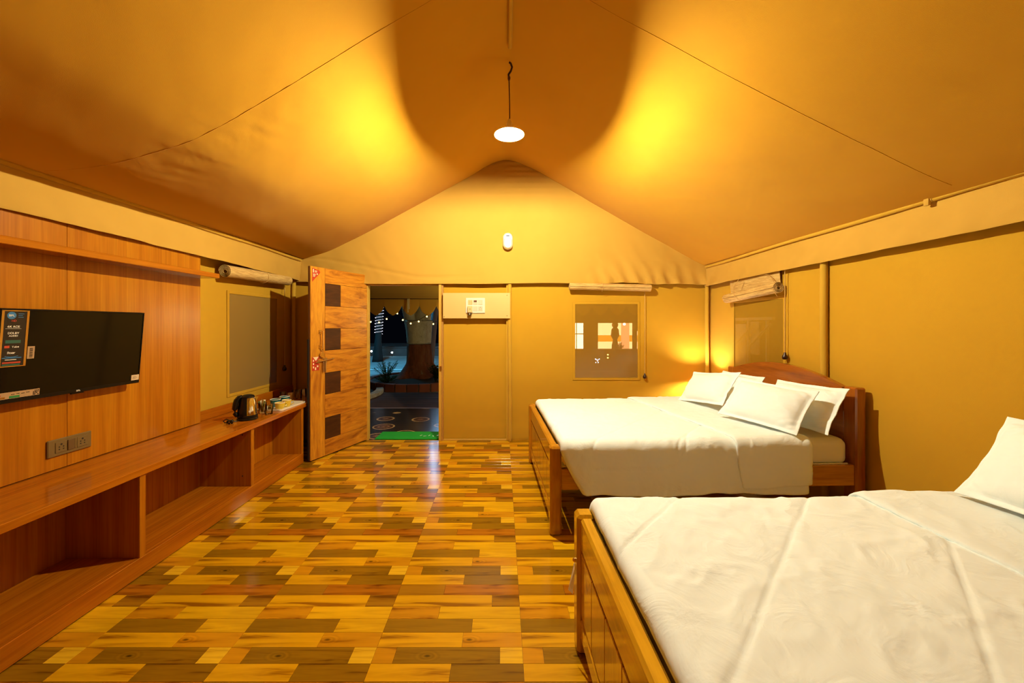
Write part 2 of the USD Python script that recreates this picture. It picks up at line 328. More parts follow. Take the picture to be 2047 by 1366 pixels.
# ------------------------------------------------------------------ structure: walls
def axis(a, b, step, *extra):
    return np.unique(np.round(np.concatenate([np.linspace(a, b, max(2, int((b - a) / step))), np.array(extra, float)]), 5))
def wall_sheet(us, vs, holes, fn):
    U, V = np.meshgrid(us, vs, indexing='ij')
    cu, cv = (us[:-1] + us[1:]) / 2, (vs[:-1] + vs[1:]) / 2
    K = np.ones((len(cu), len(cv)), bool)
    for (a, b, c, d) in holes: K &= ~(((cu > a) & (cu < b))[:, None] & ((cv > c) & (cv < d))[None])
    return fn(U, V), K
DX0, DX1, DZ = -1.725, -0.80, 2.045             # doorway
WB = (0.936, 1.749, 0.80, 1.755)                # back window
WR = (3.65, 4.43, 0.80, 1.74)                   # right window (y, z)
WL = (3.80, 4.61, 0.80, 1.80)                   # left window (y, z)
def back_fn(U, V):
    d = 0.010 * nz(U * 1.3, V * 1.3, 0, 21) + 0.010 * nz(U * 1.1, V * 11, 2, 23, 2) * np.clip((0.75 - V) / 0.5, 0, 1)
    return np.stack([U, YB + d, V], -1)
P, K = wall_sheet(axis(XL - 0.03, XR + 0.03, 0.045, DX0, DX1, WB[0], WB[1]), axis(0.0, 2.30, 0.04, DZ, WB[2], WB[3]), [(DX0, DX1, -1, DZ), WB], back_fn)
one('wall_back', sheet(P, 0.008, K), M['wall'], 'yellow canvas back wall holding the doorway, electrics board and window', 'wall', True, kind='structure')
def right_fn(U, V): return np.stack([XR + 0.012 * nz(U * 0.9, V * 0.9, 0, 31), U, V], -1)
P, K = wall_sheet(axis(YF - 0.03, YB + 0.03, 0.05, WR[0], WR[1]), axis(0.0, 2.22, 0.05, WR[2], WR[3]), [WR], right_fn)
one('wall_right', sheet(P[::-1], 0.008, K[::-1]), M['wall'], 'ochre canvas side wall behind the headboards', 'wall', True, kind='structure')
def left_fn(U, V): return np.stack([XL + 0.010 * nz(U * 1.0, V * 1.0, 0, 41), U, V], -1)
P, K = wall_sheet(axis(YF - 0.03, YB + 0.03, 0.05, WL[0], WL[1]), axis(0.0, 2.38, 0.05, WL[2], WL[3]), [WL], left_fn)
one('wall_left', sheet(P, 0.008, K), M['wall'], 'yellow canvas side wall behind the wooden television panelling', 'wall', True, kind='structure')
P, K = wall_sheet(axis(XL - 0.03, XR + 0.03, 0.1), np.linspace(0, 1, 40), [], lambda U, V: np.stack([U, np.full_like(U, YF) + 0.01 * nz(U, V * 3, 0, 51), V * np.interp(U, PX, PZ)], -1))
one('wall_front', sheet(P[::-1], 0.008), M['wall'], 'canvas end wall behind the camera', 'wall', True, kind='structure')

# gable sheet hanging in front of the back wall, with loose lower edge
us = np.linspace(-2.66, 2.64, 190); vs = np.linspace(0, 1, 60)
U, V = np.meshgrid(us, vs, indexing='ij')
top = np.interp(U, PX, PZ) + 0.02
edge = 2.012 + 0.035 * nz(U * 1.4, 0 * U, 0, 61, 2) + 0.006 * np.sin(U * 9) * (U > 1.2) + 0.03 * np.clip((-1.9 - U) / 0.6, 0, 1)
Zg = edge + (top - edge) * V
hang = np.clip((2.30 - Zg) / 0.3, 0, 1)
gath = np.clip((U - 0.9) / 0.6, 0, 1)
crease = np.exp(-((Zg - (2.30 - 0.18 * np.clip((U + 2.3) / 1.2, 0, 1) + 0.03 * np.sin(U * 2))) / 0.016) ** 2) * np.clip((-0.2 - U) / 0.5, 0, 1)
Yg = 4.905 - 0.012 * hang + 0.030 * nz(U * 1.2, Zg * 1.0, 0, 63, 2) * (0.3 + hang) + hang * gath * 0.032 * np.sin(U * 34 + 5 * nz(U * 2, Zg * 3, 0, 66) + Zg * 14) * (0.5 + nz(U * 3, Zg, 2, 67) ) \
     + 0.009 * crease + 0.009 * np.sin(Zg * 95) * np.clip((Zg - 3.10) / 0.25, 0, 1) * np.exp(-(U - 0.08) ** 2 * 4) \
     + 0.042 * nz((U + Zg * 0.8) * 5, (U - Zg) * 1.2, 3, 68, 2) * np.clip((2.75 - Zg) / 0.5, 0, 1) * np.clip((np.abs(U) - 0.9) / 0.8, 0, 1)
one('trim_1', sheet(np.stack([U, Yg, Zg], -1), 0.004), M['gable'], 'triangular canvas gable sheet with loose lower edge above the doorway', 'tent canvas', True, kind='structure')
def valance(y0, y1, fx, ftop, fbot, seed, flip):
    us = np.linspace(y0, y1, 230); vs = np.linspace(0, 1, 16)
    U, V = np.meshgrid(us, vs, indexing='ij')
    t, b = ftop(U), fbot(U) + 0.016 * nz(U * 2.2, 0 * U, 0, seed, 2)
    Zv = b + (t - b) * V
    Xv = fx + (1 - V) * (0.035 * nz(U * 2.4, V * 0.8, 0, seed + 1, 2) + 0.008 * np.sin(U * 2.2)) + 0.030 * nz((U + Zv) * 5, (U - Zv * 1.5) * 2.5, 0, seed + 2, 2) * (1.2 - V)
    P = np.stack([Xv, U, Zv], -1)
    return sheet(P[::-1] if flip else P, 0.004)
one('trim_2', valance(YF, 4.93, -2.562, lambda y: 2.335 - 0.006 * y, lambda y: 2.118 - 0.014 * y, 71, False), M['gable'], 'left canvas valance running under the eave over the wooden panelling', 'valance', True, kind='structure')
one('trim_3', valance(YF, 4.93, 2.590, lambda y: 2.262 - 0.009 * y, lambda y: 2.013 - 0.006 * y, 81, True), M['gable'], 'right canvas valance running under the eave above the beds', 'valance', True, kind='structure')
one('trim_4', tube([(-2.553, y, 2.338 - 0.006 * y + 0.004 * math.sin(y * 5)) for y in np.linspace(YF + 0.02, 4.88, 60)], 0.017, 10), M['sleeve'], 'padded canvas edging along the left eave', 'edging', True, kind='structure')
t5 = thing('trim_5', 'padded canvas edging along the right eave with a tie band', 'edging', kind='structure')
part(t5, 'sleeve', tube([(2.578, y, 2.262 - 0.009 * y + 0.003 * math.sin(y * 4)) for y in np.linspace(YF + 0.02, 4.88, 60)], 0.016, 10), M['sleeve'], True)
part(t5, 'tie_band', cat(tube([(2.578, 2.30, 2.242), (2.578, 2.34, 2.242)], 0.021, 12), cbox((2.55, 2.305, 2.205), (2.566, 2.335, 2.25), 0.003)), M['gable'], True)

# poles
def pole(x, y, z1, r, label, mat='sleeve', seam=True):
    t = thing('tent_pole', label, 'pole', (x, y, 0.0))
    zz = np.linspace(0.0, z1, 50)
    part(t, 'sleeve', tube(np.stack([0.004 * np.sin(zz * 3), 0.0 * zz, zz], 1), r + 0.0025 * np.sin(zz * 17) * np.clip(1.2 - zz, 0, 1), 14), M[mat], True)
    if seam: part(t, 'seam_flap', cbox((-r - 0.018, -0.003, 0.01), (-r + 0.004, 0.003, z1 - 0.02), 0.001), M[mat])
    return t
pole(0.095, YB - 0.045, 2.10, 0.026, 'canvas sleeved pole beside the electrics board on the back wall')
pole(2.615, YB - 0.055, 2.12, 0.024, 'slim corner pole where the back and right walls meet', seam=False)
pole(XR - 0.024, 3.165, 2.12, 0.027, 'canvas sleeved pole on the right wall above the headboard', seam=False)
pole(XL + 0.045, YB - 0.06, 2.15, 0.024, 'slim corner pole in the left corner behind the open door', seam=False)

# door frame
t6 = thing('trim_6', 'painted timber door frame around the open doorway', 'door frame', kind='structure')
part(t6, 'jamb', cbox((DX1 - 0.012, YB - 0.055, 0.0), (DX1 + 0.022, YB + 0.06, DZ + 0.02), 0.003), M['frame'])
part(t6, 'jamb', cbox((DX0 - 0.035, YB - 0.030, 0.0), (DX0 + 0.0, YB + 0.06, DZ + 0.02), 0.003), M['frame'])
part(t6, 'head', cbox((DX0, YB - 0.030, DZ - 0.052), (DX1 - 0.012, YB + 0.06, DZ + 0.015), 0.003), M['frame'])
part(t6, 'stop', cbox((DX1 + 0.022, YB - 0.040, 0.0), (DX1 + 0.046, YB + 0.01, DZ + 0.02), 0.002), plain('reddish_frame_strip', (0.42, 0.21, 0.04), 0.5))
part(t6, 'strike_plate', cbox((DX1 + 0.003, YB - 0.066, 0.90), (DX1 + 0.030, YB - 0.055, 0.96), 0.002), M['brass'])
part(t6, 'sill', cbox((DX1 + 0.046, YB - 0.035, 0.0), (0.065, YB - 0.005, 0.018), 0.002), M['frame'])

# door leaf: local x along the leaf from its free edge to the hinge, y = depth away from the room, z up
LW = 0.884; ang = math.degrees(math.atan2(0.813, 0.347))
door = thing('door_1', 'light wood door with four dark squares standing open inwards', 'door', (-2.07, 4.157, 0.0), ang, kind='structure')
def pc(x0, x1, z0, z1, name, mat): part(door, name, cbox((x0 + 0.0012, 0.0, z0 + 0.0012), (x1 - 0.0012, 0.012, z1 - 0.0012), 0.0018), M[mat])
part(door, 'core', cbox((0.0, 0.009, 0.012), (LW, 0.038, 2.125), 0.002), plain('door_core', (0.16, 0.06, 0.01), 0.6))
part(door, 'edge_strip', cbox((-0.012, 0.016, 0.02), (-0.001, 0.040, 1.33), 0.002), M['hole'], label='black strip on the free edge')  # black strip along the lower part of the free edge
pc(0.0, 0.2206 * LW, 0.012, 2.125, 'stile', 'door_up')
zr = [0.012, 0.192, 0.437, 0.70, 0.944, 1.197, 1.445, 1.698, 1.952, 2.125]
for k in range(9):
    if k % 2 == 0: pc(0.2206 * LW, LW, zr[k], zr[k + 1], 'plank', 'door_flat')
    else:
        pc(0.2206 * LW, 0.474 * LW, zr[k], zr[k + 1], 'dark_square', 'door_dark'); pc(0.474 * LW, LW, zr[k], zr[k + 1], 'plank', 'door_flat')
h = part(door, 'pull_handle', cat(tube([(0.125, -0.042, 1.23), (0.125, -0.042, 1.42)], 0.007, 10), tube([(0.125, 0.002, 1.245), (0.125, -0.042, 1.245)], 0.008), tube([(0.125, 0.002, 1.405), (0.125, -0.042, 1.405)], 0.008),
                                  cbox((0.105, -0.006, 1.22), (0.145, 0.001, 1.265), 0.002), cbox((0.105, -0.006, 1.385), (0.145, 0.001, 1.43), 0.002)), M['brass'])
part(door, 'padlock', cat(rot(lathe([(0, -0.007), (0.029, -0.007), (0.031, 0), (0.029, 0.007), (0, 0.007)], 24), 90, (1, 0, 0)).apply_translation((0.135, -0.022, 1.155)),
                          tube([(0.128, -0.022, 1.18), (0.128, -0.024, 1.205), (0.135, -0.028, 1.222), (0.142, -0.024, 1.205), (0.142, -0.022, 1.18)], 0.004)), M['brass'])
part(door, 'sliding_bolt', cat(tube([(0.055, -0.016, 1.075), (0.30, -0.016, 1.10)], 0.0065, 10), cbox((0.09, -0.004, 1.06), (0.115, 0.001, 1.105), 0.002), cbox((0.165, -0.010, 1.06), (0.215, 0.001, 1.115), 0.002),
                               cbox((0.150, -0.012, 0.965), (0.185, -0.002, 1.07), 0.003), tube([(0.155, -0.02, 0.955), (0.155, -0.02, 1.075)], 0.005), tube([(0.185, -0.02, 0.955), (0.185, -0.02, 1.075)], 0.005)), plain('bolt_steel', (0.62, 0.45, 0.24), 0.3, 1.0))
red = plain('red_sticker', (0.42, 0.03, 0.015), 0.35); cream = plain('cream_print', (0.80, 0.60, 0.38), 0.4)
st = part(door, 'sticker', extr([(0.022, 2.105), (0.118, 2.085), (0.128, 2.065), (0.022, 1.955)], 0.0012, 'xz', (0, -0.0015, 0)), red, False, label='red triangular sticker in the top corner')
part(st, 'print', cat(cbox((0.030, -0.003, 2.055), (0.042, -0.0015, 2.095), 0), *[cbox((0.052, -0.003, 2.074 - i * 0.012), (0.085, -0.0015, 2.080 - i * 0.012), 0) for i in range(2)],
                      *[cbox((0.030 + 0.004 * (i % 2), -0.003, 2.036 - i * 0.012), (0.068 - 0.006 * i, -0.0015, 2.043 - i * 0.012), 0) for i in range(3)], cbox((0.078, -0.003, 2.036), (0.092, -0.0015, 2.052), 0)), cream, False)
st = part(door, 'sticker', cbox((0.020, -0.0016, 0.985), (0.115, -0.0002, 1.135), 0), red, False, label='red rectangular sticker beside the bolt')
part(st, 'print', cat(extr([(0.03, 1.134), (0.105, 1.134), (0.068, 1.09)], 0.0012, 'xz', (0, -0.003, 0)), *[cbox((0.030, -0.003, 1.085 - i * 0.036), (0.045, -0.0016, 1.105 - i * 0.036), 0) for i in range(3)],
                      cbox((0.056, -0.003, 0.992), (0.072, -0.0016, 1.02), 0), cbox((0.082, -0.003, 1.02), (0.1, -0.0016, 1.04), 0)), cream, False)
for z in (0.25, 1.05, 1.9): part(door, 'hinge', tube([(LW + 0.004, 0.012, z - 0.045), (LW + 0.004, 0.012, z + 0.045)], 0.006), M['brass'])

# windows
def window(name, label, plane, rect, pane, inset, at):
    t = thing(name, label, 'window', kind='structure')
    a, b, c, d = rect
    nu = np.linspace(a - 0.012, b + 0.012, 40); nv = np.linspace(c - 0.012, d + 0.012, 40)
    U, V = np.meshgrid(nu, nv, indexing='ij')
    bulge = 0.006 * nz(U * 3, V * 1.2, at, 91)
    hem = 0.028
    strips = [((a - hem, c - hem), (a + 0.004, d + hem)), ((b - 0.004, c - hem), (b + hem, d + hem)), ((a + 0.004, c - hem), (b - 0.004, c + 0.003)), ((a + 0.004, d - 0.004), (b - 0.004, d + hem))]
    if plane == 'back':
        part(t, 'pane', sheet(np.stack([U, at + inset + bulge, V], -1), 0.002), pane, True)
        for s in strips: part(t, 'hem', cbox((s[0][0], at - 0.0065, s[0][1]), (s[1][0], at - 0.003, s[1][1]), 0.002), M['wall'])
    else:
        sg = -1 if plane == 'right' else 1
        Pn = np.stack([at - sg * inset + bulge, U, V], -1)
        part(t, 'pane', sheet(Pn[::-1] if plane == 'right' else Pn, 0.002), pane, True)
        for s in strips: part(t, 'hem', cbox((at + sg * 0.003, s[0][0], s[0][1]), (at + sg * 0.0065, s[1][0], s[1][1]), 0.002), M['wall'])
    return t
window('window_1', 'smoky film window in the left canvas wall above the counter', 'left', WL, M['pane_left'], 0.0, XL)
window('window_2', 'square film window in the back wall with lit building beyond', 'back', WB, M['pane_back'], 0.0, YB)
window('window_3', 'amber film window in the right wall behind the headboard', 'right', WR, M['pane_right'], 0.0, XR)

# ------------------------------------------------------------------ left side: panelling, shelf, counter, cabinet
PF = -2.600                                     # face of the wooden panelling
pn = thing('wall_panelling', 'orange-brown laminate panelling behind the television', 'panelling')
cuts = [YF + 0.05, -0.9, 0.2, 1.25, 2.302, 3.32]
for a, b in zip(cuts[:-1], cuts[1:]):
    part(pn, 'panel', cbox((PF - 0.03, a + 0.0006, 0.645), (PF, b - 0.0006, 2.16), 0.0015), M['laminate'])
one('wall_shelf', cbox((PF + 0.0005, YF + 0.1, 1.886), (-2.436, 3.322, 1.926), 0.003), M['laminate_flat'], 'long narrow wooden shelf board above the television', 'shelf')
CT = 0.64
one('countertop', cbox((PF - 0.055, YF + 0.05, CT - 0.042), (-2.125, 4.86, CT), 0.003), M['laminate_flat'], 'long glossy wooden counter carrying the kettle and the tea tray', 'countertop')
cb = thing('media_cabinet', 'low open wooden cabinet with bays under the counter', 'cabinet')
part(cb, 'plinth', cbox((-2.165, YF + 0.06, 0.004), (-2.135, 4.14, 0.112), 0.003), M['laminate_flat'])
part(cb, 'bottom_shelf', cbox((-2.575, YF + 0.06, 0.080), (-2.1655, 4.10, 0.110), 0.002), M['laminate_flat'])
part(cb, 'back_panel', cbox((-2.60, YF + 0.06, 0.03), (-2.577, 3.29, CT - 0.043), 0.002), M['laminate'])
part(cb, 'back_panel', cbox((-2.47, 3.318, 0.111), (-2.445, 4.099, CT - 0.043), 0.002), M['laminate'])
for y in (-1.73, -0.73, 0.27, 1.27, 2.271, 3.278):
    part(cb, 'divider', cbox((-2.5765, y, 0.1105), (-2.137, y + 0.040, CT - 0.043), 0.002), M['laminate'])
ep = part(cb, 'end_panel', cbox((-2.575, 4.101, 0.004), (-2.137, 4.141, CT - 0.043), 0.002), M['laminate'])
part(cb, 'screw', cat(*[rot(lathe([(0, 0), (0.005, 0), (0.005, 0.003), (0, 0.003)], 10), 90, (1, 0, 0)).apply_translation((x, 3.2785, z)) for x, z in ((-2.21, 0.55), (-2.21, 0.2), (-2.47, 0.48))]), M['hole'], label='dark screw heads on the divider')
bs = one('backsplash', cbox((PF - 0.06, 3.335, CT + 0.0005), (PF - 0.04, 4.86, CT + 0.085), 0.003), M['laminate_flat'], 'low wooden upstand along the canvas wall behind the glasses', 'upstand')

# socket plate on the panelling
sp = thing('wall_socket', 'bronze double socket plate on the panelling below the television', 'socket', (PF, 2.312, 0.772))
part(sp, 'plate', cbox((0.0005, -0.118, -0.050), (0.011, 0.118, 0.050), 0.004), M['grey'])
def sock(y):
    m = part(sp, 'socket', cbox((0.0105, y - 0.030, -0.031), (0.014, y + 0.030, 0.031), 0.002), M['grey'])
    part(m, 'pin_hole', cat(*[rot(lathe([(0, 0), (r, 0), (r, 0.0012), (0, 0.0012)], 10), 90, (0, 1, 0)).apply_translation((0.0136, y + dy, dz)) for dy, dz, r in ((0, 0.016, 0.0052), (-0.011, 0.002, 0.0036), (0.011, 0.002, 0.0036), (-0.011, -0.012, 0.0036), (0.011, -0.012, 0.0036))]), M['hole'])
sock(-0.052); sock(0.062)
part(sp, 'switch', rot(cbox((0.0105, -0.020, -0.031), (0.016, 0.018, 0.031), 0.002), 4, (0, 0, 1)), M['grey2'])
part(sp, 'switch', rot(cbox((0.0105, 0.019, -0.031), (0.0145, 0.031, 0.031), 0.002), 0, (0, 0, 1)), M['grey'])

# television: local x along the wall (to the right in the picture), y up, z out of the screen
tv = thing('television', 'black flat television with stickers mounted on the wooden panelling', 'television')
TW, TH = 0.768, 0.485
def tvm(m):
    m = m.copy(); c, s = math.cos(math.radians(4.8)), math.sin(math.radians(4.8))
    A = np.eye(4); A[:3, 0] = (0, 1, 0); A[:3, 1] = (s, 0, c); A[:3, 2] = (c, 0, -s); A[:3, 3] = (-2.528, 1.905, 1.088)
    m.apply_transform(A); return m
part(tv, 'cabinet', tvm(cbox((0, 0, -0.028), (TW, TH, 0.0), 0.006)), M['black'])
part(tv, 'bezel', tvm(cat(cbox((0, 0, 0.0), (TW, 0.020, 0.008), 0.002), cbox((0, TH - 0.008, 0), (TW, TH, 0.008), 0.002), cbox((0, 0.02, 0), (0.008, TH - 0.008, 0.008), 0.002), cbox((TW - 0.008, 0.02, 0), (TW, TH - 0.008, 0.008), 0.002), cbox((TW / 2 - 0.035, -0.008, -0.004), (TW / 2 + 0.035, 0.001, 0.006), 0.002))), M['black'])
part(tv, 'screen', tvm(cbox((0.008, 0.020, 0.0), (TW - 0.008, TH - 0.008, 0.004), 0)), M['screen'], False)
part(tv, 'wall_bracket', cbox((PF, 2.13, 1.20), (-2.555, 2.45, 1.42), 0.004), M['iron'])
part(tv, 'rear_housing', tvm(cbox((0.12, 0.04, -0.055), (TW - 0.12, 0.34, -0.027), 0.01)), M['black'])
def txt(s, h, x, y, z=0.0085, mat=None, par=None, name='lettering', bold=True, label=None, center=True):
    m = meshkit.text_mesh(s, h, 0.0006, bold); 
    if center: m.apply_translation((-(m.bounds[0] + m.bounds[1])[0] / 2, 0, 0))
    m.apply_translation((x, y, z)); return m
cwhite = plain('print_white', (0.75, 0.72, 0.62), 0.4); cgold = plain('gold_foil', (0.72, 0.45, 0.10), 0.22, 0.9)
cblue = plain('print_blue', (0.03, 0.16, 0.36), 0.4); cred = plain('print_red', (0.45, 0.05, 0.02), 0.4); cgreen = plain('print_green', (0.02, 0.20, 0.05), 0.4); csti = plain('sticker_black', (0.016, 0.011, 0.008), 0.3); cdull = plain('print_tan', (0.42, 0.26, 0.12), 0.5)
part(tv, 'maker_lettering', tvm(txt('BPL', 0.009, TW / 2, 0.006)), cwhite, False)
SX0, SX1, SY0, SY1 = 0.006, 0.118, 0.187, 0.477
s1 = part(tv, 'feature_strip', tvm(cbox((SX0, SY0, 0.004), (SX1, SY1, 0.0072), 0)), csti, False, label='tall black sticker strip listing features')
part(s1, 'foil_border', tvm(cat(cbox((SX0, SY0, 0.0072), (SX0 + 0.010, SY1, 0.0082), 0), cbox((SX1 - 0.010, SY0, 0.0072), (SX1, SY1, 0.0082), 0), cbox((SX0, SY0, 0.0072), (SX1, SY0 + 0.005, 0.0082), 0), cbox((SX0, SY1 - 0.005, 0.0072), (SX1, SY1, 0.0082), 0))), cgold, False)
def disc(x, y, r, z0, z1, n=28): return lathe([(0, z0), (r, z0), (r, z1), (0, z1)], n, (x, y, 0))
part(s1, 'emblem', tvm(disc(0.045, 0.450, 0.0185, 0.0072, 0.0080)), cblue, False)
ln = []
ln += [txt('BPL', 0.0095, 0.045, 0.4455, 0.0081)]
ln += [txt('4K ACE', 0.0105, 0.056, 0.388, 0.0075), cbox((0.024, 0.382, 0.0072), (0.088, 0.3832, 0.0078), 0)]
ln += [txt('DOLBY', 0.010, 0.058, 0.355, 0.0075), txt('AUDIO', 0.008, 0.058, 0.342, 0.0075), txt('Tube', 0.009, 0.070, 0.285, 0.0075), txt('Roar', 0.011, 0.055, 0.254, 0.0075), cbox((0.032, 0.222, 0.0072), (0.078, 0.2255, 0.0078), 0)]
part(s1, 'lettering', tvm(cat(*ln)), cwhite, False)
for q in (txt('HD', 0.010, 0.056, 0.418, 0.0075), cbox((0.026, 0.284, 0.0072), (0.046, 0.296, 0.0078), 0), cbox((0.022, 0.205, 0.0072), (0.096, 0.213, 0.0078), 0)): part(s1, 'red_print', tvm(q), cred, False)
part(s1, 'blue_print', tvm(cat(cbox((0.072, 0.458, 0.0072), (0.096, 0.4605, 0.0078), 0), cbox((0.072, 0.449, 0.0072), (0.090, 0.4515, 0.0078), 0), cbox((0.072, 0.440, 0.0072), (0.094, 0.4425, 0.0078), 0), cbox((0.020, 0.231, 0.0072), (0.098, 0.2355, 0.0078), 0), *[cbox((0.03 + i * 0.006, 0.240 - 0.004 * math.sin(i / 8 * math.pi), 0.0072), (0.036 + i * 0.006, 0.243 - 0.004 * math.sin(i / 8 * math.pi), 0.0078), 0) for i in range(9)])), cblue, False)
part(s1, 'green_print', tvm(cat(cbox((0.028, 0.308, 0.0072), (0.09, 0.324, 0.0078), 0), cbox((0.022, 0.194, 0.0072), (0.094, 0.202, 0.0078), 0))), plain('print_deep_green', (0.02, 0.10, 0.07), 0.4), False)
b = part(tv, 'barcode_label', tvm(cbox((0.124, 0.222, 0.004), (0.155, 0.288, 0.0052), 0)), cdull, False, label='small tan barcode label')
rb = random.Random(3); y = 0.229; bars = []
while y < 0.279:
    w = rb.choice((0.0012, 0.002, 0.0028)); bars.append(cbox((0.133, y, 0.0052), (0.147, y + w, 0.0056), 0)); y += w + rb.choice((0.0012, 0.002))
part(b, 'bars', tvm(cat(*bars)), csti, False)
e = part(tv, 'rating_label', tvm(cbox((0.004, 0.022, 0.004), (0.192, 0.056, 0.0056), 0)), cdull, False, label='pale rating label along the bottom left of the screen')
part(e, 'green_block', tvm(cbox((0.063, 0.024, 0.0056), (0.106, 0.036, 0.0062), 0)), cgreen, False)
part(e, 'red_emblem', tvm(cat(disc(0.012, 0.033, 0.010, 0.0056, 0.0061), disc(0.021, 0.041, 0.008, 0.0056, 0.0061))), cred, False)
part(e, 'dark_print', tvm(cat(*[cbox((0.07 + 0.021 * i, 0.041 + 0.002 * (i % 2), 0.0056), (0.084 + 0.021 * i, 0.044 + 0.002 * (i % 2), 0.0062), 0) for i in range(4)], *[cbox((0.163 + 0.0065 * (i % 4), 0.025 + 0.007 * (i // 4), 0.0056), (0.163 + 0.0065 * (i % 4) + 0.004 + 0.002 * (i % 3 == 0), 0.030 + 0.007 * (i // 4), 0.0062), 0) for i in range(16) if i % 5 != 2])), csti, False)
part(e, 'yellow_print', tvm(cbox((0.028, 0.026, 0.0056), (0.046, 0.034, 0.0061), 0)), cgold, False)
c2 = part(tv, 'corner_label', tvm(cbox((TW - 0.060, 0.022, 0.0045), (TW - 0.006, 0.058, 0.0086), 0)), plain('label_cream', (0.62, 0.46, 0.28), 0.5), False, label='small cream label in the bottom right corner')
part(c2, 'dark_print', tvm(cat(*[cbox((TW - 0.053 + 0.004 * (i % 2), 0.046 - i * 0.007, 0.0086), (TW - 0.03 + 0.010 * (i % 2), 0.048 - i * 0.007, 0.0090), 0) for i in range(3)])), csti, False)

# rolled blinds with cords
def spiral(r0, r1, turns, n): 
    a = np.linspace(0, turns * 2 * np.pi, n); r = np.linspace(r0, r1, n); return r * np.cos(a), r * np.sin(a)
def roll_mesh(y0, y1, r, along):
    """rolled reed mat: a spiral sheet, thickness real"""
    n = 110; a, b = spiral(r * 0.22, r, 4.5, n)
    ss = np.linspace(0, 1, 24)
    A, S = np.meshgrid(np.arange(n), ss, indexing='ij')
    wob = 1 + 0.05 * nz(S * 8, A * 0.1, 0, 101, 2)
    Lx = y0 + (y1 - y0) * S
    if along == 'y': P = np.stack([a[A] * wob, Lx, b[A] * wob], -1)
    else: P = np.stack([Lx, a[A] * wob, b[A] * wob], -1)
    return sheet(P, r * 0.09)
def blind(label, along, at, length, r, cord_at, cord_len, tail, flat=None, tilt=0.0):
    t = thing('rolled_blind', label, 'blind', at)
    m = roll_mesh(-length / 2, length / 2, r, along)
    ax = (0, 1, 0) if along == 'x' else (1, 0, 0)
    part(t, 'roll', rot(m, tilt, ax), M['reed_' + along], True)
    if flat is not None: part(t, 'hanging_mat', flat, M['reed_' + along], True)
    c = part(t, 'pull_cord', tube(cord_at + np.array([[0, 0, 0], [0.002, 0.001, -cord_len * 0.5], [0, 0, -cord_len]]), 0.0035, 6), M['cord'], True)
    e = cord_at + np.array([0, 0, -cord_len])
    part(t, 'cord_bead', lathe([(0, 0.0), (0.010, 0.0), (0.012, -0.018), (0.022, -0.036), (0.024, -0.050), (0.017, -0.064), (0, -0.066)], 20, e), M['tassel'], True)
    for s in tail: part(t, 'tie_cord', tube(s, 0.003, 6), M['cord'], True)
    return t
ring = lambda q, r, ax: [((q, r * math.cos(k), r * math.sin(k)) if ax == 'x' else (r * math.cos(k), q, r * math.sin(k))) for k in np.linspace(0, 2 * math.pi, 25)]
blind('rolled reed blind above the counter window on the left wall', 'y', (-2.60, 4.14, 2.005), 1.06, 0.058, np.array([-0.05, 0.55, -0.03]), 0.98, [ring(0.05, 0.062, 'y')], tilt=1.5)
blind('rolled reed blind above the back wall window', 'x', (1.365, YB - 0.085, 1.962), 1.03, 0.048, np.array([0.463, 0.055, -0.04]), 1.06, [ring(-0.1, 0.052, 'x')], tilt=1.2)
ff = np.linspace(-0.36, 0.43, 24); vv = np.linspace(0, 1, 14)
U, V = np.meshgrid(ff, vv, indexing='ij')
flat = sheet(np.stack([0.066 - 0.022 * V + 0.006 * nz(U * 4, V * 3, 0, 111), U, 0.010 + 0.29 * V - 0.085 * (U + 0.10) * (1 - V)], -1), 0.006)
b3 = blind('partly unrolled reed blind above the right wall window', 'y', (XR - 0.085, 4.02, 1.810), 0.84, 0.050, np.array([0.045, -0.435, 0.195]), 0.775,
           [[(0.0, -0.40, -0.055), (-0.055, -0.42, 0.0), (-0.02, -0.40, 0.06), (0.03, -0.25, 0.16), (0.02, -0.12, 0.20)], [(-0.03, 0.14, 0.17), (-0.052, 0.19, 0.09), (-0.064, 0.17, 0.0), (-0.03, 0.14, -0.058), (0.02, 0.12, -0.045)]], flat, tilt=-3.6)

# ------------------------------------------------------------------ things on the counter
kt = thing('kettle', 'chrome and black electric kettle standing on the counter', 'kettle', (-2.285, 3.455, CT), 45)
part(kt, 'base', lathe([(0, 0.0005), (0.080, 0.0005), (0.083, 0.006), (0.080, 0.020), (0.074, 0.026), (0, 0.026)], 40), M['black'])
part(kt, 'body', lathe([(0, 0.027), (0.074, 0.027), (0.077, 0.034), (0.075, 0.075), (0.070, 0.12), (0.063, 0.165), (0.055, 0.195), (0, 0.195)], 48), M['chrome'], 40)
part(kt, 'band', lathe([(0.0745, 0.024), (0.0800, 0.026), (0.0800, 0.042), (0.0765, 0.044)], 40), M['black'])
part(kt, 'lid', lathe([(0, 0.1955), (0.056, 0.1955), (0.057, 0.201), (0.050, 0.213), (0.030, 0.221), (0, 0.224)], 40), M['black'], 40)
hp = [(-0.040, 0, 0.210), (-0.064, 0, 0.204), (-0.083, 0, 0.180), (-0.092, 0, 0.145), (-0.096, 0, 0.105), (-0.093, 0, 0.065), (-0.080, 0, 0.040)]
hm = tube(hp, [0.014, 0.018, 0.020, 0.021, 0.021, 0.019, 0.016], 14); hm.vertices[:, 1] *= 1.5
part(kt, 'handle', hm, M['black'], True)
sh = lathe([(0.0790, 0.045), (0.0775, 0.075), (0.0725, 0.12), (0.0655, 0.165), (0.058, 0.196), (0.055, 0.196), (0.070, 0.12), (0.074, 0.045), (0.0790, 0.045)], 48)
tc = sh.triangles_center; an = np.degrees(np.arctan2(tc[:, 1], tc[:, 0]))
sh.update_faces(np.abs(an) > 104); part(kt, 'handle_cover', sh, M['black'], True)
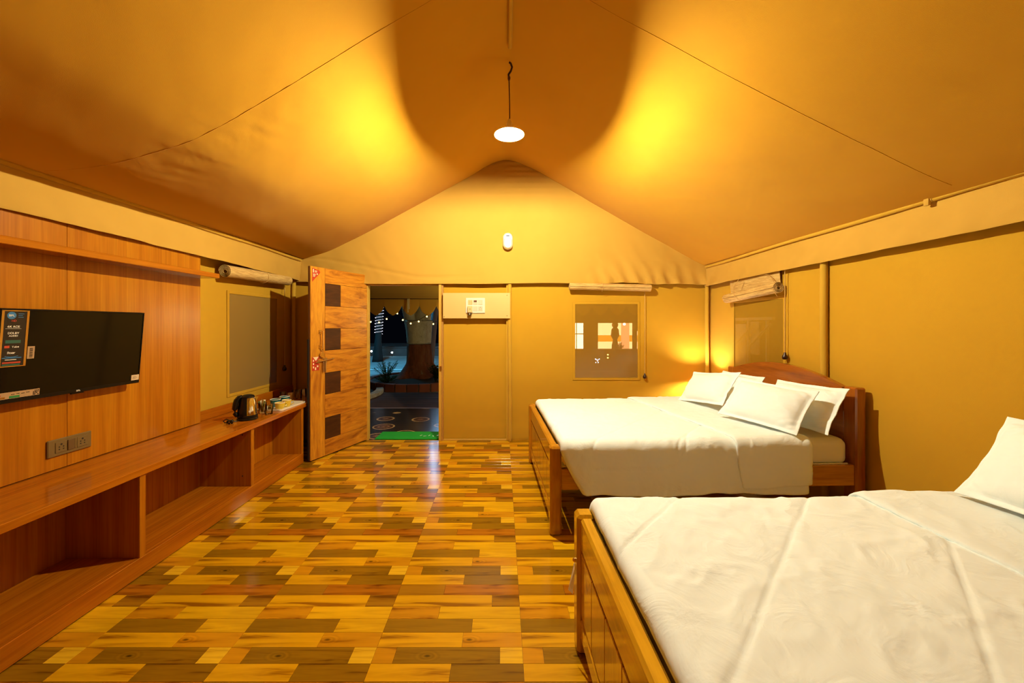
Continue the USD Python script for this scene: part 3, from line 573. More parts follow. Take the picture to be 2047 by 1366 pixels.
part(kt, 'spout', trimesh.convex.convex_hull(np.array([(0.05, -0.022, 0.185), (0.05, 0.022, 0.185), (0.062, -0.014, 0.15), (0.062, 0.014, 0.15), (0.086, 0, 0.194), (0.05, -0.02, 0.197), (0.05, 0.02, 0.197)])), M['chrome'])
pl = thing('power_plug', 'black three-pin plug and coiled lead lying beside the kettle', 'plug', (-2.325, 3.29, CT), 25)
part(pl, 'plug_body', rbox((-0.024, -0.018, 0.001), (0.024, 0.018, 0.034), 0.009), M['black'], True)
part(pl, 'pins', cat(*[tube([(x, y, z), (x, y - 0.022, z)], r, 10) for x, y, z in ((-0.009, -0.017, 0.010), (0.010, -0.017, 0.010), (0.0, -0.017, 0.024)) for r in (0.0035,)]), M['chrome'])
part(pl, 'lead', tube([(0.0, 0.017, 0.018), (-0.01, 0.05, 0.02), (-0.04, 0.07, 0.03), (-0.055, 0.04, 0.022), (-0.04, 0.01, 0.012), (0.0, 0.045, 0.008), (0.03, 0.062, 0.006), (0.045, 0.07, 0.006)], 0.004, 8), M['black'], True)

tray = thing('serving_tray', 'white rectangular serving tray with yellow cups on the counter', 'tray', (-2.275, 3.99, CT), -3)
def rrect(w, h, r, n=6):
    return Polygon([(sx * (w / 2 - r) + r * math.cos(a), sy * (h / 2 - r) + r * math.sin(a)) for sx, sy, a0 in ((1, 1, 0), (-1, 1, 90), (-1, -1, 180), (1, -1, 270)) for a in np.radians(np.linspace(a0, a0 + 90, n))])
part(tray, 'tray_floor', extr(rrect(0.235, 0.42, 0.02), 0.006, 'xy', (0, 0, 0.001)), M['white'])
rim = extr(Polygon(rrect(0.255, 0.44, 0.028).exterior, [rrect(0.232, 0.417, 0.02).exterior.coords]), 0.016, 'xy', (0, 0, 0.002))
part(tray, 'rim', rim, M['white'])
def cup_profile(r0, r1, h, t=0.003): return [(0, 0.001), (r0, 0.001), (r0 + 0.002, 0.006), ((r0 + r1) / 2 + 0.003, h * 0.5), (r1, h), (r1 - t, h), ((r0 + r1) / 2, h * 0.5), (r0 - 0.001, 0.007), (0, 0.007)]
yel = plain('yellow_glaze', (0.70, 0.50, 0.05), 0.15); teal = plain('teal_glaze', (0.01, 0.10, 0.10), 0.15); wht = plain('cup_white', (0.85, 0.80, 0.66), 0.15)
def cup(x, y, z, rz, mat, label, r0=0.026, r1=0.040, h=0.068, liner=True, group=None):
    t = thing('cup', label, 'cup', (x, y, z), rz, group)
    part(t, 'bowl', lathe(cup_profile(r0, r1, h), 36), mat, 40)
    part(t, 'handle', tube([(r1 - 0.004, 0, h * 0.85), (r1 + 0.020, 0, h * 0.80), (r1 + 0.022, 0, h * 0.45), (r0 + 0.006, 0, h * 0.25)], 0.0045, 8), mat, True)
    if liner: part(t, 'lip', lathe([(r1 - 0.0035, h - 0.004), (r1 + 0.0006, h - 0.004), (r1 + 0.0006, h + 0.001), (r1 - 0.0035, h + 0.001), (r1 - 0.0035, h - 0.004)], 36), wht, True)
TZ = CT + 0.0072
cup(-2.215, 3.835, TZ, 60, yel, 'yellow cup nearest the kettle on the white tray', r1=0.046, r0=0.031, h=0.066)
cup(-2.215, 3.955, TZ, 20, yel, 'yellow cup with handle towards the door on the white tray', r1=0.044, r0=0.030, h=0.070)
cup(-2.335, 3.965, TZ, 100, teal, 'dark teal cup with white lip behind the near yellow cup', r1=0.050, r0=0.034, h=0.075)
cup(-2.315, 4.10, TZ, 100, teal, 'dark teal cup with white lip at the back of the tray', r1=0.050, r0=0.034, h=0.078)
def tumbler(x, y, label, r=0.034, h=0.095, flip=False):
    pr = [(0, 0.001), (r * 0.84, 0.001), (r, h), (r - 0.0025, h), (r * 0.84 - 0.002, 0.010), (0, 0.010)]
    m = lathe(pr, 28)
    if flip: m = move(rot(m, 180, (1, 0, 0)), (0, 0, h + 0.001))
    t = thing('glass_tumbler', label, 'glass', (x, y, CT), 0, 'glass tumblers on the counter'); part(t, 'wall', m, M['glass'], 40); return t
tumbler(-2.305, 3.700, 'glass tumbler holding tea sachets behind the kettle', 0.036, 0.10)
tumbler(-2.212, 3.655, 'clear glass tumbler between the kettle and the tray', 0.035, 0.098)
tumbler(-2.47, 4.34, 'leftmost glass of the row at the back of the counter', 0.034, 0.09)
tumbler(-2.41, 4.48, 'glass second from left in the row at the back of the counter', 0.034, 0.09)
tumbler(-2.335, 4.42, 'glass third from left in the row at the back of the counter', 0.036, 0.105)
tumbler(-2.270, 4.52, 'glass beside the open door at the back of the counter', 0.042, 0.10)
sa = thing('tea_sachets', 'bundle of green and white tea sachets standing in a glass', 'sachets', (-2.305, 3.700, CT))
sm = [plain('sachet_green', (0.16, 0.22, 0.05), 0.4), plain('sachet_white', (0.70, 0.62, 0.42), 0.4), plain('sachet_straw', (0.48, 0.38, 0.10), 0.4)]
for i, (a, tl) in enumerate(((0, 14), (70, 18), (140, 10), (200, 20), (270, 15), (320, 22))):
    m = rot(rot(cbox((-0.011, -0.0012, 0.014), (0.011, 0.0012, 0.118 + 0.008 * (i % 3)), 0.001), tl * 0.75, (0, 1, 0), (0, 0, 0.014)), a, (0, 0, 1))
    part(sa, 'sachet', m, sm[i % 3])
one('coffee_packet', rbox((-2.300, 3.775, CT + 0.0005), (-2.262, 3.815, CT + 0.040), 0.006), M['black'], 'small black packet beside the sachet glass and tray', 'packet', True)
sg = one('sugar_box', cbox((-2.445, 4.390, CT + 0.0005), (-2.395, 4.425, CT + 0.070), 0.003), plain('label_paper', (0.62, 0.50, 0.30), 0.5), 'small pale paper box among the glasses at the back', 'box')
cup(-2.360, 4.62, CT, 0, wht, 'white cup turned upside down behind the back glasses', r0=0.028, r1=0.045, h=0.07, liner=False)
one('wooden_box', cbox((-2.36, 4.72, CT + 0.0005), (-2.22, 4.82, CT + 0.155), 0.004), plain('red_brown_wood', (0.085, 0.022, 0.008), 0.4), 'small dark red-brown box at the far end of the counter', 'box')
one('teaspoon', cat(ico(0.012, (-2.235, 4.06, TZ + 0.004), 2, (1, 1, 0.35)), tube([(-2.235, 4.055, TZ + 0.006), (-2.245, 3.99, TZ + 0.008), (-2.25, 3.93, TZ + 0.005)], 0.0025)), plain('dark_spoon', (0.12, 0.03, 0.01), 0.3), 'small dark spoon lying on the white tray', 'spoon', True)

# ------------------------------------------------------------------ back wall fittings
eb = thing('electrics_board', 'cream board carrying the switches beside the doorway', 'electrics board')
part(eb, 'board', cbox((-0.752, YB - 0.095, 1.566), (0.100, YB - 0.073, 1.890), 0.003), M['board'])
part(eb, 'batten', cbox((-0.74, YB - 0.072, 1.59), (-0.70, YB - 0.018, 1.86), 0.003), M['frame'])
part(eb, 'screw', cat(*[rot(lathe([(0, 0), (0.006, 0), (0.004, 0.002), (0, 0.002)], 10), 90, (1, 0, 0)).apply_translation((x, YB - 0.095, z)) for x, z in ((0.06, 1.86), (0.06, 1.60), (-0.735, 1.588))]), M['brass'])
BY = YB - 0.096
swp = thing('switch_plate', 'white six module switch plate on the cream board', 'switch plate')
part(swp, 'plate', cbox((-0.462, BY - 0.012, 1.632), (-0.218, BY - 0.0005, 1.826), 0.005), M['white'])
xs3 = (-0.403, -0.340, -0.277); zs2 = (1.770, 1.690)
def mod(x, z, name, mat, d=0.003):
    mat = M['module'] if mat is M['white'] else mat
    return part(swp, name, cbox((x - 0.028, BY - 0.012 - d, z - 0.031), (x + 0.028, BY - 0.0115, z + 0.031), 0.002), mat)
q = mod(xs3[0], zs2[0], 'socket', M['beige']); part(q, 'vent', cat(*[cbox((xs3[0] - 0.012 + 0.024 * k - 0.002, BY - 0.017, zs2[0] - 0.022), (xs3[0] - 0.012 + 0.024 * k + 0.002, BY - 0.0145, zs2[0] + 0.022), 0) for k in range(2)]), plain('tan_slot', (0.45, 0.26, 0.08), 0.5))
q = mod(xs3[1], zs2[0], 'breaker', M['white']); part(q, 'toggle', cbox((xs3[1] - 0.018, BY - 0.021, zs2[0] + 0.004), (xs3[1] + 0.018, BY - 0.0145, zs2[0] + 0.024), 0.002), plain('brown_toggle', (0.12, 0.04, 0.012), 0.4))
mod(xs3[2], zs2[0], 'switch', M['white']); mod(xs3[1], zs2[1], 'switch', M['white'])
q = mod(xs3[2], zs2[1], 'socket', M['white']); part(q, 'pin_hole', cat(*[rot(lathe([(0, 0), (r, 0), (r, 0.001), (0, 0.001)], 10), 90, (1, 0, 0)).apply_translation((xs3[2] + dx, BY - 0.0145, zs2[1] + dz)) for dx, dz, r in ((0, 0.017, 0.004), (-0.012, 0.003, 0.003), (0.012, 0.003, 0.003), (-0.011, -0.012, 0.003), (0.011, -0.012, 0.003))]), M['hole'])
kc = thing('key_card', 'beige key tag hanging with dark knob in front of the switch plate', 'key tag')
part(kc, 'card', cbox((-0.436, BY - 0.045, 1.640), (-0.376, BY - 0.016, 1.722), 0.003), M['beige'])
part(kc, 'print', cbox((-0.410, BY - 0.0462, 1.680), (-0.398, BY - 0.045, 1.687), 0), M['hole'])
part(kc, 'knob', cat(lathe([(0, 0), (0.018, 0.004), (0.026, 0.016), (0.024, 0.030), (0.012, 0.036), (0, 0.037)], 20, (-0.408, BY - 0.036, 1.601))), plain('knob_bronze', (0.10, 0.06, 0.02), 0.3, 0.6), True)
part(kc, 'painted_knob_glint', cbox((-0.412, BY - 0.064, 1.608), (-0.405, BY - 0.058, 1.632), 0.001), M['white'])  # white strip standing in for a glint on the knob

ws = thing('wall_dispenser', 'white oval dispenser fixed high on the canvas gable', 'dispenser', (0.070, 4.872, 2.540))
out = []
for k in range(14):
    s = k / 13; 
def capsule(w, h, d, e=0.018):
    p = Polygon([(w * math.cos(a), (h - w) + w * math.sin(a)) for a in np.linspace(0, math.pi, 20)] + [(w * math.cos(a), -(h - w) + w * math.sin(a)) for a in np.linspace(math.pi, 2 * math.pi, 20)])
    m0 = np.array(p.exterior.coords)[:-1]
    pts = np.vstack([np.stack([m0[:, 0] * f, np.full(len(m0), -dd), m0[:, 1] * (1 - (1 - f) * w / h)], 1) for f, dd in ((1, 0.0), (1, d * 0.6), (0.93, d * 0.85), (0.78, d))])
    return trimesh.convex.convex_hull(pts)
part(ws, 'housing', capsule(0.062, 0.104, 0.050), M['white'], 40)
part(ws, 'diffuser', move(capsule(0.054, 0.072, 0.062), (0, 0, -0.028)), M['white2'], 40)
part(ws, 'slot', cbox((-0.020, -0.0535, 0.058), (0.020, -0.048, 0.066), 0.002), M['hole'])
part(ws, 'bracket', cbox((-0.045, -0.001, -0.09), (0.045, 0.020, 0.09), 0.004), M['white'])

# ------------------------------------------------------------------ pendant lamps
def pendant(x, y, z, label):
    t = thing('pendant_lamp', label, 'lamp', (x, y, z))
    top = on_roof(0.06, y) - z - 0.028
    hk = [(0.0, 0, top + 0.012), (0.012, 0, top + 0.002), (0.022, 0, top - 0.028), (0.012, 0, top - 0.058), (-0.006, 0, top - 0.085), (-0.004, 0, top - 0.105)]
    part(t, 'hook', tube(hk, 0.008, 10), M['iron'], True)
    part(t, 'knot', ico(0.014, (-0.002, 0, top - 0.115), 2, (0.8, 0.8, 1.5)), M['cable'], True)
    zz = np.linspace(top - 0.12, 0.118, 14)
    part(t, 'cable', tube(np.stack([0.003 * np.sin(zz * 9), 0 * zz, zz], 1), 0.0045, 8), M['cable'], True)
    part(t, 'lamp_holder', lathe([(0, 0.122), (0.010, 0.120), (0.016, 0.100), (0.022, 0.088), (0.022, 0.052), (0.030, 0.048), (0.030, 0.040), (0.016, 0.036), (0.011, 0.006), (0, 0.006)], 24), M['white2'], 40)
    part(t, 'shade', lathe([(0.026, 0.050), (0.045, 0.042), (0.085, 0.020), (0.116, 0.0), (0.118, -0.003), (0.115, -0.003), (0.084, 0.016), (0.045, 0.038), (0.026, 0.046), (0.026, 0.050)], 56), M['enamel'], 40)
    part(t, 'bulb', cat(lathe([(0, -0.031), (0.006, -0.030), (0.012, -0.025), (0.015, -0.016), (0.015, -0.010), (0.012, -0.001), (0.008, 0.004), (0, 0.005)], 28)), M['bulb'], True)
    return t
pendant(0.056, 3.06, 3.000, 'lit pendant lamp with shallow white shade hanging from the ridge')

# ------------------------------------------------------------------ beds: local x from foot to head, y across, z up
BL, BW = 2.30, 1.50
def make_bed(label, loc, rz, tone):
    bw, bu, bg, hw, hu = tone
    t = thing('bed', label, 'bed', loc, rz)
    for y0 in (0.0, BW - 0.085):
        m = cbox((0.0, y0, 0.0), (0.082, y0 + 0.085, 0.628), 0.014); part(t, 'leg', m, bu)
    y0, y1 = 0.085, BW - 0.085
    part(t, 'foot_rail', cbox((0.014, y0, 0.478), (0.068, y1, 0.622), 0.010), bw)
    part(t, 'foot_rail', cbox((0.014, y0, 0.082), (0.068, y1, 0.166), 0.006), bw)
    n = 7; w = (y1 - y0) / n
    for k in range(n): part(t, 'plank', cbox((0.017, y0 + k * w + 0.0022, 0.177), (0.052, y0 + (k + 1) * w - 0.0022, 0.462), 0.003), bu)
    part(t, 'groove_lining', cat(cbox((0.030, y0, 0.160), (0.048, y1, 0.179), 0), cbox((0.030, y0, 0.460), (0.048, y1, 0.484), 0)), plain('bed_groove' + str(len(USED)), (0.10, 0.025, 0.006), 0.5))
    for y0_ in (0.0, BW - 0.105):
        part(t, 'head_post', cbox((BL - 0.078, y0_, 0.0), (BL, y0_ + 0.105, 1.03), 0.010), hu)
    ya, yb = 0.105, BW - 0.105
    yy = np.linspace(ya, yb, 40); s = (yy - ya) / (yb - ya)
    top = 1.022 + 0.118 * np.sin(np.pi * s) ** 0.9; bot = np.full_like(yy, 0.845) + 0.05 * np.sin(np.pi * s)
    part(t, 'head_arch', extr(list(zip(yy, top)) + list(zip(yy[::-1], bot[::-1])), 0.042, 'yz', (BL - 0.085, 0, 0)), hw)
    for k in range(2):
        a, b = ya + (yb - ya) * k / 2, ya + (yb - ya) * (k + 1) / 2
        part(t, 'head_panel', cbox((BL - 0.072, a + 0.001, 0.44), (BL - 0.056, b - 0.001, 0.90), 0.002), hw)
    part(t, 'head_rail', cbox((BL - 0.085, ya, 0.32), (BL - 0.045, yb, 0.47), 0.004), hw)
    for y in (0.012, BW - 0.012 - 0.036): part(t, 'side_rail', cbox((0.080, y, 0.318), (BL - 0.077, y + 0.036, 0.468), 0.005), bg)
    for k in range(9):
        x = 0.25 + k * 0.22
        part(t, 'slat', cbox((x, 0.048, 0.425), (x + 0.08, BW - 0.048, 0.447), 0.002), bw)
    part(t, 'ledger', cat(cbox((0.09, 0.0485, 0.385), (BL - 0.08, 0.075, 0.4245), 0.002), cbox((0.09, BW - 0.075, 0.385), (BL - 0.08, BW - 0.0485, 0.4245), 0.002)), bg)
    return t
def tone(k, c0, c1, c2, rough):
    return [wood('bed_' + k + a, [c0, c1, c2], sc, rough=rough, coat=0.6, fine=fi) for a, sc, fi in (('_across', (9, 1.2, 9), (60, 5, 60)), ('_upright', (9, 9, 1.0), (60, 60, 5)), ('_long', (1.0, 9, 9), (5, 60, 60)))]
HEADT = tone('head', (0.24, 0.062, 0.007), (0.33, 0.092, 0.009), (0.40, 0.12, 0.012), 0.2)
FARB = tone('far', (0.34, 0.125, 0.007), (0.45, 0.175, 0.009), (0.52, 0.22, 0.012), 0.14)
NEARB_LIT = tone('near', (0.46, 0.22, 0.007), (0.56, 0.285, 0.009), (0.62, 0.33, 0.012), 0.14)  # same wood, reflected floor light put into a lighter, yellower colour
B1 = ((0.337, 2.706, 0.0), 2.0); B2 = ((0.352, 0.315, 0.0), 0.6)
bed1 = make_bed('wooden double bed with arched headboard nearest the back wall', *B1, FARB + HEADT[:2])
bed2 = make_bed('wooden double bed nearest the camera, only its footboard showing', *B2, NEARB_LIT + HEADT[:2])
part(bed2, 'paper_tag', sheet(np.array([[[-0.004, 1.470, 0.385], [-0.004, 1.445, 0.385]], [[-0.030, 1.478, 0.255], [-0.016, 1.440, 0.262]]]), 0.001), M['white'], False, label='white paper tag tied to the leg')
part(bed2, 'bolt_cap', rot(lathe([(0, 0), (0.010, 0), (0.010, 0.006), (0.005, 0.012), (0, 0.012)], 16), -90, (0, 1, 0)).apply_translation((0.0, 1.46, 0.405)), M['brass'], label='small brass bolt cap on the leg')
def place(m, B):
    return rot(m, B[1], (0, 0, 1)).apply_translation(B[0])
TOPZ = 0.672
def drape_pts(x, s, near_drop, far_drop, seed, off=0.0, r=0.07):
    """x along the bed, s = path length across: 0 at the lower near edge, growing over the top to the far edge"""
    ya, yb = -0.040 - off, BW + 0.030 + off
    top = TOPZ + off
    ln = near_drop - r; arc = r * math.pi / 2; lt = yb - ya - 2 * r; lf = far_drop - r
    y = np.zeros_like(s); z = np.zeros_like(s); ny = np.zeros_like(s); nzv = np.zeros_like(s)
    c = np.cumsum([ln, arc, lt, arc, lf])
    a = s <= c[0]; y[a] = ya; z[a] = top - near_drop + s[a]; ny[a] = -1
    a = (s > c[0]) & (s <= c[1]); q = (s[a] - c[0]) / r; y[a] = ya + r - r * np.cos(q); z[a] = top - r + r * np.sin(q); ny[a] = -np.cos(q); nzv[a] = np.sin(q)
    a = (s > c[1]) & (s <= c[2]); y[a] = ya + r + s[a] - c[1]; z[a] = top; nzv[a] = 1
    a = (s > c[2]) & (s <= c[3]); q = (s[a] - c[2]) / r; y[a] = yb - r + r * np.sin(q); z[a] = top - r + r * np.cos(q); ny[a] = np.sin(q); nzv[a] = np.cos(q)
    a = s > c[3]; y[a] = yb; z[a] = top - r - (s[a] - c[3]); ny[a] = 1
    depth = np.clip((top - r - z) / near_drop, 0, 1)
    return y, z, ny, nzv, depth, c[-1]
def wrinkles(x, s, depth, seed):
    d = 0.017 * nz(x * 1.7, s * 1.9, 0, seed, 3) + 0.010 * nz((x + s) * 2.2, (x - s) * 5.0, 1, seed + 1, 3)
    rid = np.abs(nz((x * 0.8 + s) * 2.6, (x - 0.7 * s) * 3.4, 2, seed + 2, 3)); d += 0.0035 * np.clip(1 - rid * 16, 0, 1)
    rid = np.abs(nz((x - 0.6 * s) * 3.1, (x * 0.7 + s) * 2.2, 5, seed + 4, 2)); d += 0.003 * np.clip(1 - rid * 18, 0, 1)
    d += depth * (0.030 * nz(x * 5.0, s * 0.8, 3, seed + 3, 2) + 0.010 * np.sin(x * 26 + 6 * nz(x * 2, s, 4, seed + 5)))
    return d
def duvet(B, name_label, seed, x0, x1, fold0, near_drop, far_drop, c0):
    t = thing('duvet', name_label, 'duvet', B[0], B[1])
    _, _, _, _, _, tot = drape_pts(np.zeros(1), np.zeros(1), near_drop, far_drop, seed)
    sx = np.concatenate([np.linspace(0, 0.03, 12)[:-1], np.linspace(0.03, 1, 150)]); ss = np.linspace(0, tot, 170)
    A, S = np.meshgrid(sx, ss, indexing='ij')
    y, z, ny, nzv, dep, _ = drape_pts(A, S, near_drop, far_drop, seed)
    x = x0 + 0.19 * dep ** 1.2 * (1 - A) ** 3 + 0.004 * nz(S * 2, 0 * S, 0, seed + 9) + (x1 - x0) * A
    edge = np.clip(np.minimum(A, 1 - A) * (x1 - x0) / 0.05, 0, 1)
    sv = S - (near_drop - 0.07 + 0.07 * math.pi / 2)
    w = wrinkles(x, S, dep, seed)
    for k in range(-5, 6):
        for sg in (1,):
            dist = np.abs((x - y) - (c0 + 0.605 * k) - 0.02 * nz(x * 3, y * 3, 0, seed + 20)) / 1.414
            w -= (1 - 0.95 * np.clip(dep * 4, 0, 1)) * (0.0055 * np.exp(-(dist / 0.006) ** 2) + 0.0015 * np.exp(-(dist / 0.03) ** 2))
    curve = np.array([(0.30, 0.18), (0.80, 0.18), (0.88, 0.21), (0.93, 0.28), (0.97, 0.38), (1.03, 0.48)])
    dd = np.full_like(x, 9.0)
    for p, q in zip(curve[:-1], curve[1:]):
        tt_ = np.clip(((x - p[0]) * (q - p)[0] + (S - p[1]) * (q - p)[1]) / ((q - p) ** 2).sum(), 0, 1)
        dd = np.minimum(dd, np.hypot(x - p[0] - tt_ * (q - p)[0], S - p[1] - tt_ * (q - p)[1]))
    w -= 0.006 * np.exp(-(dd / 0.007) ** 2) + 0.003 * np.exp(-(dd / 0.03) ** 2)
    ft = np.clip(1 - A * (x1 - x0) / 0.045, 0, 1); w -= 0.055 * (1 - np.sqrt(np.clip(1 - ft ** 2, 0, 1)))
    w -= 0.016 * (1 - np.clip((1 - A) * (x1 - x0) / 0.05, 0, 1)) ** 2
    w += 0.010
    P = np.stack([x, y + ny * w, np.maximum(z + nzv * w, 0.02)], -1)
    lower = 0.010 * np.sin(x * 7 + seed) + 0.02 * nz(x * 2, 0 * x, 0, seed + 8)
    P[..., 2] += np.clip(1 - S / 0.12, 0, 1) * lower
    part(t, 'cover', sheet(P, 0.016), M['linen'], True)
    # the head end of the duvet folded back as a second layer
    f0, f1 = fold0
    near2 = near_drop - 0.03
    _, _, _, _, _, tot = drape_pts(np.zeros(1), np.zeros(1), near2, far_drop - 0.05, seed, 0.022)
    sx = np.linspace(0, 1, 46); ss = np.linspace(0, tot, 170)
    A, S = np.meshgrid(sx, ss, indexing='ij')
    y, z, ny, nzv, dep, _ = drape_pts(A, S, near2, far_drop - 0.05, seed, 0.022)
    fe = f0 + (f1 - f0) * np.clip(y / BW, 0, 1) + 0.03 * nz(S * 1.5, 0 * S, 0, seed + 31) + 0.07 * dep ** 1.5
    x = fe + (x1 + 0.015 + 0.02 * nz(S * 2, 0 * S, 0, seed + 33) - fe) * A
    w = 0.8 * wrinkles(x, S + 3, dep, seed + 40) + 0.004
    edge = np.clip(A * 0.55 / 0.035, 0, 1); w -= 0.007 * (1 - edge) ** 2
    edge2 = np.clip((1 - A) * 0.55 / 0.035, 0, 1); w -= 0.012 * (1 - edge2) ** 2
    hemd = np.abs(S - 0.135); w -= 0.006 * np.exp(-(hemd / 0.006) ** 2)
    for k in range(-5, 6):
        dist = np.abs((x + 0.8 * y) - (c0 + 2.1 + 0.8 * k)) / 1.28; w -= 0.004 * np.exp(-(dist / 0.009) ** 2)
    P = np.stack([x, y + ny * w, z + nzv * w], -1)
    P[..., 2] += np.clip(1 - S / 0.12, 0, 1) * 0.012 * np.sin(x * 8 + seed)
    part(t, 'folded_edge', sheet(P, 0.014), M['linen'], True)
    return t
def mattress(B, label):
    m = thing('mattress', label, 'mattress', B[0], B[1])
    mm = rbox((0.125, 0.050, 0.4475), (BL - 0.080, BW - 0.050, 0.648), 0.055, 24)
    part(m, 'cover', mm, M['mattress'], True)
    part(m, 'piping', cat(tube([(0.18, 0.046, 0.47), (BL - 0.10, 0.046, 0.47)], 0.005, 6), tube([(0.18, BW - 0.046, 0.47), (BL - 0.10, BW - 0.046, 0.47)], 0.005, 6)), M['mattress'], True)
mattress(B1, 'cream covered mattress showing at the head of the far bed')
mattress(B2, 'cream covered mattress under the duvet of the near bed')
duvet(B1, 'white duvet draped over the far bed with its edge turned back', 301, 0.072, 1.84, (1.30, 1.10), 0.375, 0.30, -0.28)
duvet(B2, 'white duvet spread over the near bed at the bottom of the view', 402, 0.072, 1.95, (1.33, 1.335), 0.34, 0.30, -0.385)

def pillow(label, bottom, top, wdir, w, seed, thick=0.085, lean_back=0.0, tuft=0.5):
    """a stuffed pillow: bottom and top are the mid points of its lower and upper edges"""
    bottom, top, wd = np.array(bottom, float), np.array(top, float), np.array(wdir, float)
    up = top - bottom; h = np.linalg.norm(up); up /= h
    wd -= up * (wd @ up); wd /= np.linalg.norm(wd); n = np.cross(wd, up)
    fl = 0.030
    g = np.linspace(-1, 1, 61)
    U, V = np.meshgrid(g, g, indexing='ij')
    inner = lambda q, size: np.clip(np.abs(q) * size / (size - fl), 0, 1)
    a, b = inner(U, w / 2), inner(V, h / 2)
    body = np.clip(1 - a ** 2.6, 0, 1) ** 0.62 * np.clip(1 - b ** 2.6, 0, 1) ** 0.62
    pin = 0.055
    x = U * w / 2 * (1 - pin * (1 - V ** 2) * np.abs(U) ** 3); y = V * h / 2 * (1 - pin * (1 - U ** 2) * np.abs(V) ** 3)
    wr = nz(U * 2.2, V * 2.2, 0, seed, 3) * 0.022 * body ** 0.5 + 0.012 * nz((U + V) * 4, (U - V) * 2, 1, seed + 1, 3) * body ** 0.4
    crn = np.clip((np.abs(U) + np.abs(V) - 1.1) / 0.7, 0, 1)
    wr += crn * 0.010 * np.sin((U * V) * 30 + seed) * body ** 0.3
    flop = 0.020 * nz(U * 3, V * 3, 2, seed + 2, 2) * (1 - body)
    sag = -0.018 * (1 - V ** 2)
    vs_ = []
    for sgn in (1, -1):
        zz = sgn * (thick * body + np.maximum(wr * 0.9, -thick * body * 0.5) + 0.003) + flop + (0.03 * lean_back * V ** 2) + sag * 0
        pts = bottom + (h / 2) * up + x[..., None] * wd + y[..., None] * up + zz[..., None] * n
        vs_.append(pts.reshape(-1, 3))
    N = len(g); idx = np.arange(N * N).reshape(N, N)
    q = np.stack([idx[:-1, :-1], idx[1:, :-1], idx[1:, 1:], idx[:-1, 1:]], -1).reshape(-1, 4)
    rim = np.concatenate([idx[:, 0], idx[-1, 1:], idx[::-1, -1][1:], idx[0, ::-1][1:]])
    r2 = np.stack([rim[:-1], rim[1:], rim[1:] + N * N, rim[:-1] + N * N], 1)
    F = np.vstack([q, q[:, ::-1] + N * N, r2[:, ::-1]]); F = np.vstack([F[:, [0, 1, 2]], F[:, [0, 2, 3]]])
    m = trimesh.Trimesh(np.vstack(vs_), F, process=False)
    return one('pillow', m, M['pillow'], label, 'pillow', True, group='white pillows on the beds')
pillow('white pillow leaning on the arched headboard at its near end', (2.285, 3.060, 0.690), (2.465, 3.085, 1.015), (0.05, -1, 0), 0.66, 511, 0.068)
pillow('white pillow mostly hidden behind the leftmost pillow of the far bed', (2.235, 3.86, 0.690), (2.415, 3.87, 0.995), (0, -1, 0), 0.66, 521, 0.066)
pillow('white pillow lying slanted in front at the middle of the far bed', (1.965, 3.010, 0.715), (2.190, 3.090, 1.015), (0.42, -0.90, 0), 0.62, 531, 0.080)
pillow('leftmost white pillow of the far bed, glowing beside the bedside lamp', (1.905, 3.735, 0.730), (2.105, 3.800, 1.020), (0.07, -1, 0.0), 0.66, 541, 0.080)
pillow('white pillow of the near bed cut by the right edge of the view', (2.075, 1.440, 0.722), (2.315, 1.435, 1.075), (-0.10, -1, 0.0), 0.70, 551, 0.085)

# bedside table and lamp in the gap behind the far bed
bt = thing('bedside_table', 'small wooden bedside table between the far bed and the back wall', 'bedside table', (2.44, 4.64, 0.0))
part(bt, 'top', cbox((-0.17, -0.17, 0.46), (0.17, 0.17, 0.49), 0.005), M['bed'])
for x in (-0.14, 0.14):
    for y in (-0.14, 0.14): part(bt, 'leg', cbox((x - 0.018, y - 0.018, 0), (x + 0.018, y + 0.018, 0.46), 0.003), M['bed_up'])
dr = part(bt, 'drawer', cbox((-0.155, -0.155, 0.34), (0.155, 0.155, 0.459), 0.003), M['bed'])
part(dr, 'knob', ico(0.012, (-0.165, 0, 0.40), 2), M['brass'], True)
bl = thing('bedside_lamp', 'small glowing bedside lamp hidden behind the leftmost pillow', 'lamp', (2.455, 4.70, 0.491))
part(bl, 'base', lathe([(0, 0), (0.055, 0), (0.055, 0.012), (0.020, 0.022), (0.010, 0.05), (0.010, 0.305), (0, 0.305)], 28), M['brass'], 40)
shm = usdkit.material(stage, L + 'lamp_shade_fabric', {'d': ('diffuse_bsdf', dict(color=(0.75, 0.48, 0.16))), 't': ('translucent_bsdf', dict(color=(0.45, 0.24, 0.05))), 'z': ('mix_closure', dict(fac=0.5))}, [('d.BSDF', 'z.closure1'), ('t.BSDF', 'z.closure2')], 'z.closure')
part(bl, 'shade', lathe([(0.090, 0.298), (0.066, 0.382), (0.064, 0.382), (0.088, 0.298), (0.090, 0.298)], 36), shm, 40)
part(bl, 'bulb', ico(0.022, (0, 0, 0.330), 2), M['bulb2'], True)

# ------------------------------------------------------------------ outside
conc = cloth('night_concrete', (0.22, 0.22, 0.21), (0.34, 0.34, 0.33), rough=0.7, big=0.7, weave=40, bump=0.3)
one('ground', cbox((3.15, -3, -0.30), (14, 6.949, -0.06), 0), conc, 'pale concrete strip beside the tent seen through the right window', 'ground', False, kind='structure')
one('ground', cbox((-18, 6.95, -0.30), (14, 32, -0.06), 0), conc, 'pale concrete yard under blue light beyond the porch', 'ground', False, kind='structure')
